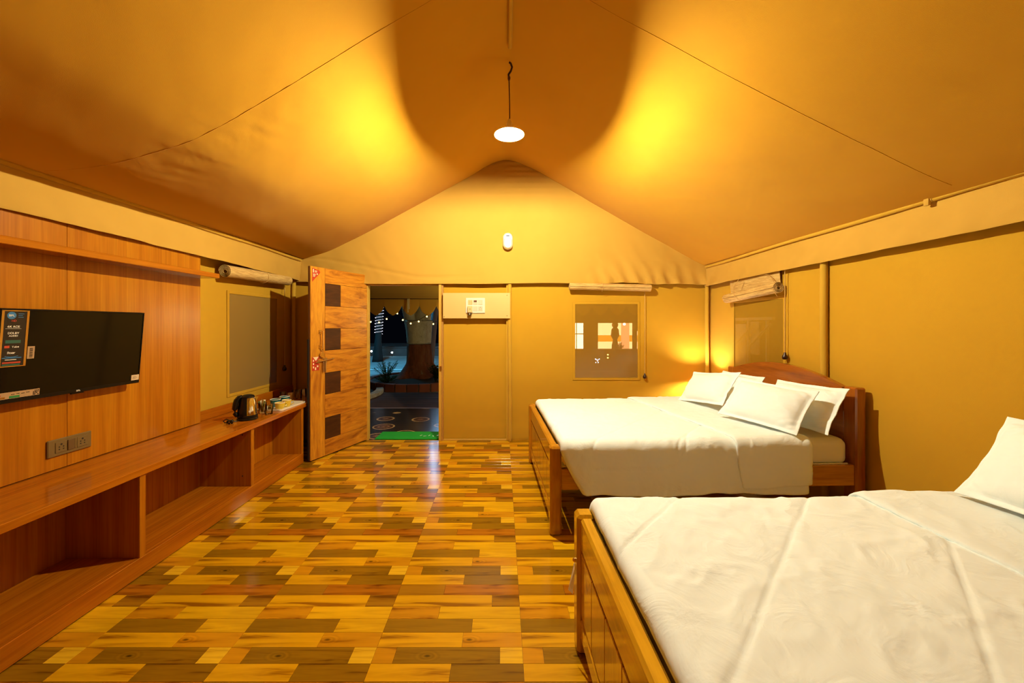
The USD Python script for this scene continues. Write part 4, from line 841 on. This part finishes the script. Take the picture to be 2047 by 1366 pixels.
# porch floor with printed rings
ringm = usdkit.material(stage, L + 'porch_ring_print', {
    'tc': ('texture_coordinate', {}), 'm': ('mapping', dict(scale=(2.15, 2.15, 0.0))),
    'v': ('voronoi_texture', dict(feature='f1', scale=1.0, randomness=0.42)),
    'k': ('math', dict(math_type='multiply', value2=70.0)), 's': ('math', dict(math_type='sine')),
    'r': ('rgb_ramp', {'ramp': [(0.0, (0.30, 0.15, 0.055)), (0.10, (0.10, 0.045, 0.02)), (0.16, (0.26, 0.13, 0.05)), (0.22, (0.09, 0.04, 0.018)), (0.285, (0.10, 0.045, 0.02)), (0.30, (0.46, 0.30, 0.12)), (0.335, (0.46, 0.30, 0.12)), (0.35, (0.040, 0.026, 0.015)), (0.6, (0.030, 0.020, 0.012))]}),
    'n': ('noise_texture', dict(scale=60.0, detail=2)), 'r2': ('rgb_ramp', {'ramp': [(0.35, (0.6, 0.6, 0.6)), (0.6, (1.2, 1.1, 1.0))]}), 'x': ('mix', dict(mix_type='multiply', fac=1.0)),
    'p': ('principled_bsdf', dict(roughness=0.20, specular_ior_level=0.35))},
    [('tc.object', 'm.vector'), ('m.vector', 'v.vector'), ('v.distance', 'r.fac'), ('tc.object', 'n.vector'), ('n.fac', 'r2.fac'), ('r.color', 'x.color1'), ('r2.color', 'x.color2'), ('x.color', 'p.base_color')], 'p.BSDF')
one('porch_floor', cbox((-3.6, YB + 0.021, -0.12), (3.1, 6.86, -0.004), 0.004), ringm, 'dark printed porch floor with pale rings outside the doorway', 'porch floor', kind='structure')
one('porch_step', cbox((-3.6, 6.861, -0.20), (3.1, 6.95, -0.008), 0.004), plain('step_edge_brown', (0.20, 0.10, 0.05), 0.6), 'brown edge step along the porch floor', 'step', kind='structure')
mt = thing('door_mat', 'bright green door mat on the porch at the threshold', 'door mat', (-1.18, 5.15, -0.003))
gm = usdkit.material(stage, L + 'mat_green', {'p': ('principled_bsdf', dict(base_color=(0.0, 0.30, 0.012), roughness=0.85))}, [], 'p.BSDF')
part(mt, 'pile', cbox((-0.47, -0.165, 0.0), (0.47, 0.165, 0.016), 0.004), gm)
part(mt, 'print', cat(*[rot(cbox((-0.020, -0.006, 0.0162), (0.020, 0.006, 0.0172), 0), a, (0, 0, 1)).apply_translation((x, y, 0)) for x, y, a in ((0.10, -0.02, 60), (0.155, -0.05, 20), (0.21, -0.02, 70), (0.265, -0.05, 110), (0.32, -0.02, 60), (0.375, -0.045, 100), (0.41, -0.01, 50))]), M['white'], False)
# deck path between porch and planter
dk = thing('deck_path', 'dark brown board path leading from the porch to the tree', 'path')
dkm = wood('deck_brown', [(0.034, 0.014, 0.006), (0.062, 0.025, 0.010), (0.085, 0.036, 0.014)], (1.2, 14, 14), rough=0.75, spec=0.2, fine=(6, 60, 60))
for k in range(12): part(dk, 'board', cbox((-3.4, 6.953 + k * 0.135, -0.058), (1.6, 7.081 + k * 0.135, -0.020), 0.004), dkm)
kb = thing('stone_kerb', 'pale curved stone kerb left of the board path', 'kerb')
stm = cloth('kerb_stone', (0.26, 0.22, 0.17), (0.40, 0.35, 0.28), big=8, weave=90, bump=0.5)
for k in range(10):
    a = math.radians(-57 + k * 8.6); cx, cy, r = -4.0, 8.2, 1.25
    m = cbox((r, -0.095, -0.0195), (r + 0.16, 0.095, 0.065 + 0.006 * (k % 3)), 0.012); part(kb, 'stone', rot(m, math.degrees(a), (0, 0, 1)).apply_translation((cx, cy, 0)), stm)
bed_soil = one('flower_bed', lathe([(0, -0.0195), (1.22, -0.0195), (1.19, 0.0), (0.7, 0.05), (0, 0.06)], 40, (-4.0, 8.2, 0)), plain('dark_soil', (0.03, 0.022, 0.015), 0.9), 'dark soil bed inside the curved kerb', 'flower bed')
# tree and planter
TX, TY = -2.17, 10.0
pt = thing('tree_planter', 'round brick planter wall around the tree trunk', 'planter', (TX, TY, 0))
brm = [plain('brick_a', (0.26, 0.07, 0.035), 0.7), plain('brick_b', (0.33, 0.10, 0.05), 0.7), plain('brick_c', (0.20, 0.055, 0.03), 0.7)]
NB = 30
for k in range(NB):
    for c in range(1):
        a = 360 * k / NB; m = cbox((1.18, -0.122, -0.0595), (1.30, 0.122, 0.13), 0.008); part(pt, 'brick', rot(m, a, (0, 0, 1)), brm[(k * 7 + 3) % 3])
part(pt, 'mortar', lathe([(1.195, -0.058), (1.285, -0.058), (1.285, 0.12), (1.195, 0.12), (1.195, -0.058)], 60), plain('mortar', (0.12, 0.08, 0.06), 0.8))
part(pt, 'soil', lathe([(0, -0.05), (1.19, -0.05), (1.19, 0.08), (0.5, 0.16), (0, 0.16)], 40), plain('planter_soil', (0.035, 0.026, 0.014), 0.9))
tr = thing('tree', 'thick tree trunk painted white above and red-brown below', 'tree', (TX, TY, 0.10))
def trunk(zs, rs, cx, cy, seed, sides=44, flute=0.06, base=0.0):
    th = np.linspace(0, 2 * np.pi, sides, endpoint=False)
    Z_, A_ = np.meshgrid(zs, th, indexing='ij')
    R = np.interp(Z_, zs, rs); 
    rootf = np.clip(1 - Z_ / 0.8, 0, 1) ** 1.5
    R = R * (1 + flute * np.sin(A_ * 3 + 1.0) * 0.5 + 0.16 * rootf * np.sin(A_ * 5 + 0.5) + 0.18 * nz(np.cos(A_) * 2, np.sin(A_) * 2, Z_ * 1.4, seed, 3))
    P = np.stack([np.interp(Z_, zs, cx) + R * np.cos(A_), np.interp(Z_, zs, cy) + R * np.sin(A_), Z_], -1)
    n, m = P.shape[:2]; idx = np.arange(n * m).reshape(n, m); nx = np.roll(idx, -1, 1)
    q = np.stack([idx[:-1], nx[:-1], nx[1:], idx[1:]], -1).reshape(-1, 4)
    v = np.vstack([P.reshape(-1, 3), [P[0].mean(0), P[-1].mean(0)]])
    f = np.vstack([q[:, [0, 1, 2]], q[:, [0, 2, 3]], np.stack([np.full(m, n * m), nx[0], idx[0]], 1), np.stack([np.full(m, n * m + 1), idx[-1], nx[-1]], 1)])
    return trimesh.Trimesh(v, f, process=False)
brown = usdkit.material(stage, L + 'painted_bark_brown', {'tc': ('texture_coordinate', {}), 'm': ('mapping', dict(scale=(6, 6, 1.6))), 'n': ('noise_texture', dict(scale=1.0, detail=5, roughness=0.65)), 'r': ('rgb_ramp', {'ramp': [(0.3, (0.10, 0.030, 0.014)), (0.5, (0.26, 0.075, 0.025)), (0.66, (0.30, 0.12, 0.05)), (0.74, (0.42, 0.34, 0.26))]}),
    'b': ('bump', dict(strength=0.8, distance=0.03)), 'p': ('principled_bsdf', dict(roughness=0.8))}, [('tc.object', 'm.vector'), ('m.vector', 'n.vector'), ('n.fac', 'r.fac'), ('r.color', 'p.base_color'), ('n.fac', 'b.height'), ('b.normal', 'p.normal')], 'p.BSDF')
white = usdkit.material(stage, L + 'lime_washed_bark', {'tc': ('texture_coordinate', {}), 'm': ('mapping', dict(scale=(9, 9, 7))), 'n': ('noise_texture', dict(scale=1.0, detail=5, roughness=0.7)), 'r': ('rgb_ramp', {'ramp': [(0.30, (0.10, 0.075, 0.04)), (0.38, (0.66, 0.60, 0.42)), (0.7, (0.82, 0.76, 0.58))]}),
    'b': ('bump', dict(strength=0.6, distance=0.03)), 'p': ('principled_bsdf', dict(roughness=0.8))}, [('tc.object', 'm.vector'), ('m.vector', 'n.vector'), ('n.fac', 'r.fac'), ('r.color', 'p.base_color'), ('n.fac', 'b.height'), ('b.normal', 'p.normal')], 'p.BSDF')
zs = np.linspace(0, 0.89, 20)
part(tr, 'lower_trunk', trunk(zs, np.interp(zs, [0, 0.15, 0.4, 0.89], [0.60, 0.48, 0.34, 0.31]), 0 * zs, 0 * zs, 611), brown, True, label='red-brown painted lower trunk')
zs = np.linspace(0.885, 1.50, 14)
part(tr, 'upper_trunk', trunk(zs, np.interp(zs, [0.88, 1.2, 1.5], [0.31, 0.33, 0.36]), 0 * zs, 0 * zs, 611), white, True, label='lime-washed white upper trunk')
for sx, lean, o0 in ((-1, 0.42, 0.13), (1, 0.04, 0.10)):
    zs = np.linspace(1.22, 3.4, 22)
    part(tr, 'limb', trunk(zs, np.interp(zs, [1.2, 1.6, 3.4], [0.20, 0.19, 0.15]), sx * (o0 + (zs - 1.25) * lean * 0.55), 0.05 * (zs - 1.2), 621 + sx), white, True)
# leafy plants by the trunk and in the yard
leafm = usdkit.material(stage, L + 'leaf_green', {'d': ('diffuse_bsdf', dict(color=(0.05, 0.11, 0.03))), 't': ('translucent_bsdf', dict(color=(0.05, 0.12, 0.02))), 'z': ('mix_closure', dict(fac=0.3))}, [('d.BSDF', 'z.closure1'), ('t.BSDF', 'z.closure2')], 'z.closure')
def plant(label, at, h, n, sp, seed, leaf=0.05):
    t = thing('bushy_plant', label, 'plant', at); rr = random.Random(seed); stems, leaves = [], []
    for k in range(n):
        a = rr.uniform(0, 6.28); r = rr.uniform(0.2, 1) * sp; hh = h * rr.uniform(0.6, 1)
        stems.append(tube([(0.02 * math.cos(a), 0.02 * math.sin(a), 0), (r * 0.4 * math.cos(a), r * 0.4 * math.sin(a), hh * 0.55), (r * math.cos(a), r * math.sin(a), hh)], 0.0022, 4))
        for q in range(13):
            s = rr.uniform(0.3, 1); p = np.array((r * s * math.cos(a), r * s * math.sin(a), hh * s)); b = rr.uniform(0, 6.28)
            d = np.array((math.cos(b), math.sin(b), rr.uniform(0.1, 0.7))); d /= np.linalg.norm(d); w = np.cross(d, (0, 0, 1)); u = np.cross(w, d)
            l = leaf * rr.uniform(0.7, 1.3)
            v = np.array([p, p + d * l * 0.5 + w * l * 0.28, p + d * l - u * l * 0.1, p + d * l * 0.5 - w * l * 0.28, p + d * l * 0.5 + u * 0.004])
            leaves.append(trimesh.Trimesh(v, [[0, 4, 1], [1, 4, 2], [2, 4, 3], [3, 4, 0], [0, 1, 2], [0, 2, 3]], process=False))
    part(t, 'stems', cat(*stems), plain('stem_' + str(seed), (0.04, 0.05, 0.02), 0.8)); part(t, 'foliage', cat(*leaves), leafm, False, kind='stuff')
plant('thin airy shrub left of the tree trunk in blue light', (-2.86, 9.55, 0.09), 0.50, 60, 0.36, 71, 0.04)
plant('low dark foliage at the left foot of the tree', (-2.75, 9.15, 0.08), 0.22, 40, 0.40, 72)
plant('green leafy plant right of the tree trunk', (-1.60, 9.35, 0.08), 0.50, 40, 0.25, 73, 0.06)
# awning over the porch with scalloped edge
awn = thing('porch_awning', 'canvas porch awning with a scalloped front edge', 'awning')
U, V = np.meshgrid(np.linspace(-3.4, 2.9, 60), np.linspace(YB + 0.03, 6.80, 20), indexing='ij')
part(awn, 'canopy', sheet(np.stack([U, V, 2.22 - (V - YB) * 0.150 + 0.02 * nz(U, V, 0, 131)], -1), 0.004), M['wall'], True)
nu = 700; uu = np.linspace(-3.4, 2.9, nu)
pit = 0.305; ph = ((uu + 2.079) / pit) % 1.0
sc = 1.672 + 0.150 * (np.abs(ph - 0.5) * 2) ** 2.8 - 0.022 * np.exp(-((ph - 0.5) / 0.12) ** 2)
vs = np.linspace(0, 1, 8); A, B = np.meshgrid(np.arange(nu), vs, indexing='ij')
part(awn, 'scalloped_valance', sheet(np.stack([uu[A], 6.80 + 0.012 * np.sin(uu[A] * 7) * (1 - B), sc[A] + (1.945 - sc[A]) * B], -1), 0.004), M['gable'], True)
part(awn, 'front_bar', tube([(-3.4, 6.79, 1.955), (2.9, 6.79, 1.955)], 0.02, 10), M['iron'])
for x in (-3.3, 2.8): part(awn, 'post', tube([(x, 6.79, -0.2), (x, 6.79, 1.95)], 0.022, 10), M['iron'])
part(awn, 'tie_ribbon', cat(cbox((-1.668, 6.775, 1.70), (-1.650, 6.782, 1.99), 0.001), cbox((-1.640, 6.772, 1.76), (-1.630, 6.779, 1.97), 0.001)), M['white'])
# string of warm bulbs
sl = thing('string_lights', 'string of small warm bulbs hung beyond the awning', 'string lights')
pxl = [(-3.4, 1.60), (-2.73, 1.545), (-2.56, 1.532), (-2.40, 1.604), (-2.18, 1.718), (-2.065, 1.583), (-1.90, 1.511), (-1.735, 1.552), (-1.565, 1.655), (-1.527, 1.75), (-1.43, 1.50), (-1.0, 1.62)]
part(sl, 'wire', tube([(x, 8.0, z + 0.03) for x, z in pxl], 0.004, 5), M['hole'])
sg_ = emit('string_bulb_glow', (1.0, 0.50, 0.08), 16.0)
for x, z in (pxl[0], pxl[-1]): part(sl, 'post', tube([(x, 8.0, -0.0195 + 0.065 * (x < -2)), (x, 8.0, z + 0.05)], 0.012, 8), M['iron'])
for x, z in pxl[1:-1]: part(sl, 'bulb', ico(0.016, (x, 8.0, z), 2), sg_, True)
# palm wrapped in a light rope, post with added light panel, far wall, small lights
pm = thing('palm_trunk', 'dark palm trunk wrapped with a white light rope', 'palm', (-5.2, 16.0, -0.06))
zs = np.linspace(0, 5, 26); part(pm, 'trunk', trunk(zs, np.interp(zs, [0, 1, 5], [0.20, 0.13, 0.11]), 0.05 * zs, 0 * zs, 631, 20), plain('palm_bark', (0.006, 0.005, 0.004), 0.9), True)
hx = np.linspace(0, 1, 260); ht = 1.15 + hx * 1.1
part(pm, 'light_rope', tube(np.stack([0.05 * ht + 0.165 * np.cos(hx * 9 * 2 * np.pi), 0.165 * np.sin(hx * 9 * 2 * np.pi), ht], 1), 0.009, 6), emit('light_rope_glow', (0.85, 0.85, 1.0), 1.1), True)
LX, LY = -2.64, 14.0
lp = thing('post_with_added_panel', 'grey post with an added tall bluish light panel beyond the tree', 'post with added light', (LX, LY, -0.06))
part(lp, 'post', lathe([(0, 0), (0.09, 0), (0.06, 0.15), (0.045, 4.6), (0, 4.6)], 20), plain('galvanised_post', (0.45, 0.50, 0.52), 0.4, 0.4), 40)
part(lp, 'head', cbox((-0.15, -0.06, 2.33), (0.77, 0.06, 4.44), 0.01), plain('lamp_head_grey', (0.3, 0.3, 0.32), 0.4))
part(lp, 'added_light_panel', cbox((-0.12, -0.075, 2.36), (0.74, -0.0605, 4.40), 0.004), emit('added_panel_glow', (0.36, 0.64, 1.0), TOWER))  # added panel, made tall so its reflection streaks the floor blue
fd = thing('fill_floodlight', 'blue floodlight added out of view to brighten the concrete yard', 'fill_floodlight', (-4.60, 12.0, -0.06))  # added source, hidden from view, brightens the yard blue
part(fd, 'housing', rot(cbox((-0.29, -0.09, -0.24), (0.29, -0.001, 0.24), 0.01), -35, (1, 0, 0)).apply_translation((0.05, 0.10, 4.4)), M['iron'])
part(fd, 'mast', lathe([(0, 0), (0.08, 0), (0.05, 4.4), (0, 4.4)], 16), M['iron'], 40)
part(fd, 'added_light_panel', rot(cbox((-0.25, 0.0, -0.2), (0.25, 0.05, 0.2), 0.004), -35, (1, 0, 0)).apply_translation((0.05, 0.10, 4.4)), emit('fill_floodlight_glow', YARD_FILL_COLOR, YARD_FILL))
fw = thing('garden_wall', 'low dark boundary wall at the far end of the yard', 'garden wall')
gw = cloth('dark_wall', (0.05, 0.05, 0.05), (0.09, 0.085, 0.08), big=1)
for k in range(9): part(fw, 'wall_section', cbox((-16 + k * 3.0, 19.0, -0.059), (-13.01 + k * 3.0, 19.25, 0.33), 0.01), gw)
part(fw, 'coping', cbox((-16, 18.96, 0.331), (11, 19.29, 0.40), 0.01), gw)
for k, (x, z) in enumerate(((-6.35, 0.20), (-5.35, 0.14))):
    g = thing('garden_light', ('small blue-white garden light further left by the far wall', 'small blue-white garden light further right by the far wall')[k], 'garden light', (x, 18.7, -0.06))
    part(g, 'stake', tube([(0, 0, 0), (0, 0, z)], 0.015, 6), M['iron']); part(g, 'globe', ico(0.05, (0, 0, z + 0.05), 2), emit('garden_light_glow' + str(k), (0.35, 0.75, 1.0), 14.0), True)
one('yard_kerb', cbox((-9, 12.9, -0.059), (-2.2, 13.05, -0.02), 0.008), plain('kerb_white', (0.6, 0.6, 0.58), 0.7), 'thin pale kerb line across the blue yard', 'kerb')
tt = thing('dark_tree', 'dim slanting trunk right of the lamp post', 'tree', (-2.3, 12.6, -0.06)); zs = np.linspace(0, 4, 20)
part(tt, 'trunk', trunk(zs, np.interp(zs, [0, 4], [0.13, 0.09]), 0.10 * zs - 0.10, 0 * zs, 641, 18), plain('dim_bark', (0.10, 0.09, 0.10), 0.9), True)
# lit cottage seen through the back window
ct = thing('cottage', 'lit cottage with open windows seen through the back window', 'building')
stw = cloth('cottage_outer', (0.06, 0.05, 0.04), (0.10, 0.085, 0.06), big=1.5)
from shapely.geometry import box as sbox
wallp = sbox(0.9, -0.06, 7.4, 3.2)
for (a, b) in ((1.62, 2.13), (2.485, 3.415), (3.50, 4.30), (4.8, 5.8)): wallp = wallp.difference(sbox(a, 0.855, b, 1.53))
part(ct, 'facade', extr(wallp, 0.12, 'xz', (0, 10.0, 0)), stw, False)
part(ct, 'roof', cbox((0.7, 9.6, 3.2), (7.6, 12.2, 3.3), 0.01), stw)
inn = emit('glowing_room_wall', (1.0, 0.55, 0.22), 6.0); inw = emit('glowing_room_bright', (1.0, 0.70, 0.40), 8.5)  # room surfaces glow themselves, the lamplight put into their colour
part(ct, 'room_wall', cbox((0.95, 11.5, -0.06), (7.35, 11.6, 3.19), 0), inn, False, label='inner wall glowing by itself as warm room light')
part(ct, 'side_wall', cbox((0.95, 10.12, -0.06), (1.05, 11.49, 3.19), 0), stw, False); part(ct, 'side_wall', cbox((7.25, 10.12, -0.06), (7.35, 11.49, 3.19), 0), stw, False)
part(ct, 'room_floor', cbox((1.05, 10.12, -0.06), (7.25, 11.49, 0.0), 0), stw, False)
part(ct, 'band', cbox((2.6, 11.47, 0.98), (7.2, 11.499, 1.17), 0), emit('glowing_orange_band', (1.0, 0.30, 0.02), 3.4), False, label='glowing orange band along the inner wall')
part(ct, 'pillar', cbox((3.42, 10.9, 0.0), (3.60, 11.1, 3.19), 0.01), emit('glowing_pink_pillar', (1.0, 0.36, 0.13), 3.8), False); part(ct, 'pillar', cbox((1.86, 10.9, 0.0), (2.04, 11.1, 3.19), 0.01), emit('glowing_pink_pillar_2', (1.0, 0.36, 0.13), 3.8), False)  # pillars glow too, carrying the room light in their colour
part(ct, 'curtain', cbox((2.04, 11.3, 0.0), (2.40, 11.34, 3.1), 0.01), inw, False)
part(ct, 'window_bar', cbox((1.62, 10.03, 1.235), (2.13, 10.06, 1.255), 0.002), stw); part(ct, 'window_bar', cbox((1.93, 10.03, 0.855), (1.945, 10.06, 1.53), 0.002), stw)
cl_ = thing('cottage_lamp', 'bright lamp inside the lit cottage window', 'lamp', (3.36, 10.6, 1.50)); part(cl_, 'globe', ico(0.035, (0, 0, 0), 2), emit('cottage_lamp_glow', (1.0, 0.68, 0.28), 70.0), True); part(cl_, 'stem', tube([(0, 0, 0.03), (0, 0, 1.69)], 0.006, 6), M['hole'])
one('standing_figurine', cat(ico(0.09, (3.28, 11.2, 1.48), 2, (1, 1, 1.1)), lathe([(0, 0), (0.10, 0), (0.09, 0.15), (0.06, 0.30), (0.12, 0.42), (0.10, 0.60), (0.05, 0.66), (0, 0.66)], 20, (3.28, 11.2, 0.75)), lathe([(0, 0), (0.15, 0), (0.15, 0.74), (0, 0.74)], 20, (3.28, 11.2, 0.005))), plain('dark_silhouette', (0.03, 0.015, 0.008), 0.7), 'dark statue on a round base inside the lit cottage', 'statue', True)
one('hanging_garment', extr([(3.92, 1.30), (4.18, 1.30), (4.20, 1.75), (4.12, 1.80), (4.02, 1.74), (3.95, 1.80), (3.88, 1.75)], 0.05, 'xz', (0, 11.35, 0)), plain('dark_garment', (0.03, 0.018, 0.008), 0.8), 'dark garment hanging on the lit cottage wall', 'garment')
plant('small potted plant in the lit cottage window', (3.16, 10.35, 0.70), 0.34, 24, 0.10, 74)
one('window_ledge', cbox((1.6, 9.90, 0.815), (6.0, 9.999, 0.850), 0.004), stw, 'dark ledge under the cottage windows', 'ledge')
one('plant_pot', lathe([(0, 0), (0.06, 0), (0.09, 0.14), (0.08, 0.14), (0.05, 0.02), (0, 0.02)], 20, (3.16, 10.35, 0.565)), brm[0], 'terracotta pot standing inside the cottage window', 'pot', 40)
one('window_bench', cbox((2.4, 10.2, 0.53), (5.0, 10.55, 0.565), 0.004), stw, 'dark bench inside the cottage under its window', 'bench')
fl = thing('fairy_lights', 'cluster of tiny blue-white lights in front of the cottage', 'lights', (1.93, 7.8, 0.0)); rr = random.Random(5)
part(fl, 'stake', tube([(0, 0, -0.06), (0, 0, 0.72)], 0.006, 6), M['iron']); fb = emit('fairy_glow', (0.75, 0.9, 1.0), 9.0)
for k in range(8): part(fl, 'bulb', ico(0.011, (rr.uniform(-0.045, 0.045), rr.uniform(-0.03, 0.03), 0.75 + rr.uniform(-0.045, 0.045)), 1), fb, True)
g = thing('lantern', 'pair of small amber lanterns on one stake below the cottage window', 'lantern', (2.185, 7.97, -0.06)); part(g, 'stake', tube([(0, 0.02, 0), (0, 0.02, 0.95)], 0.004, 6), M['iron']); lg = emit('lantern_glow', (1.0, 0.62, 0.15), 12.0)
for z in (0.925, 0.86): part(g, 'globe', ico(0.016, (0, 0, z), 2), lg, True)
one('lawn_edging', cbox((1.62, 8.6, -0.059), (6, 8.68, 0.45), 0.008), stw, 'low dark edging wall before the cottage', 'edging')
# timber frame of the neighbouring tent seen through the right window
nb = thing('timber_frame', 'pale braced timber frame outside the right window', 'timber frame', (4.3, 0, 0)); pw = plain('pale_timber', (0.62, 0.48, 0.30), 0.6)
for y in (6.25, 6.72, 7.15): part(nb, 'post', cbox((-0.02, y - 0.022, -0.06), (0.02, y + 0.022, 1.56), 0.004), pw)
part(nb, 'beam', cbox((-0.025, 6.1, 1.56), (0.025, 7.5, 1.61), 0.004), pw)
for y0, y1 in ((7.10, 6.50), (6.66, 6.10)): part(nb, 'brace', tube([(-0.045, y0, 1.10), (-0.045, y1, 1.50)], 0.020, 6), pw)
part(nb, 'board', cbox((0.0, 6.45, 0.98), (0.018, 6.68, 1.54), 0.003), pw); part(nb, 'board', cbox((0.0, 6.80, 0.75), (0.018, 7.10, 1.50), 0.003), pw)
yl = thing('frame_fill_lamp', 'small warm lamp added out of view to light the timber frame', 'lamp', (3.55, 7.7, -0.06)); part(yl, 'post', tube([(0, 0, 0), (0, 0, 2.3)], 0.02, 8), M['iron']); part(yl, 'globe', ico(0.06, (0, 0, 2.36), 2), emit('frame_fill_glow', (1.0, 0.80, 0.50), 330.0), True)  # added source outside the view, brightens the timber frame

ol = thing('porch_lamp', 'warm bulb hanging under the porch awning right of the doorway', 'lamp', (-0.05, 6.15, 1.60)); part(ol, 'globe', ico(0.045, (0, 0, 0), 2), emit('porch_lamp_glow', (1.0, 0.86, 0.36), PORCH), True); part(ol, 'cord', tube([(0, 0, 0.04), (0, 0, 0.435)], 0.005, 6), M['hole'])
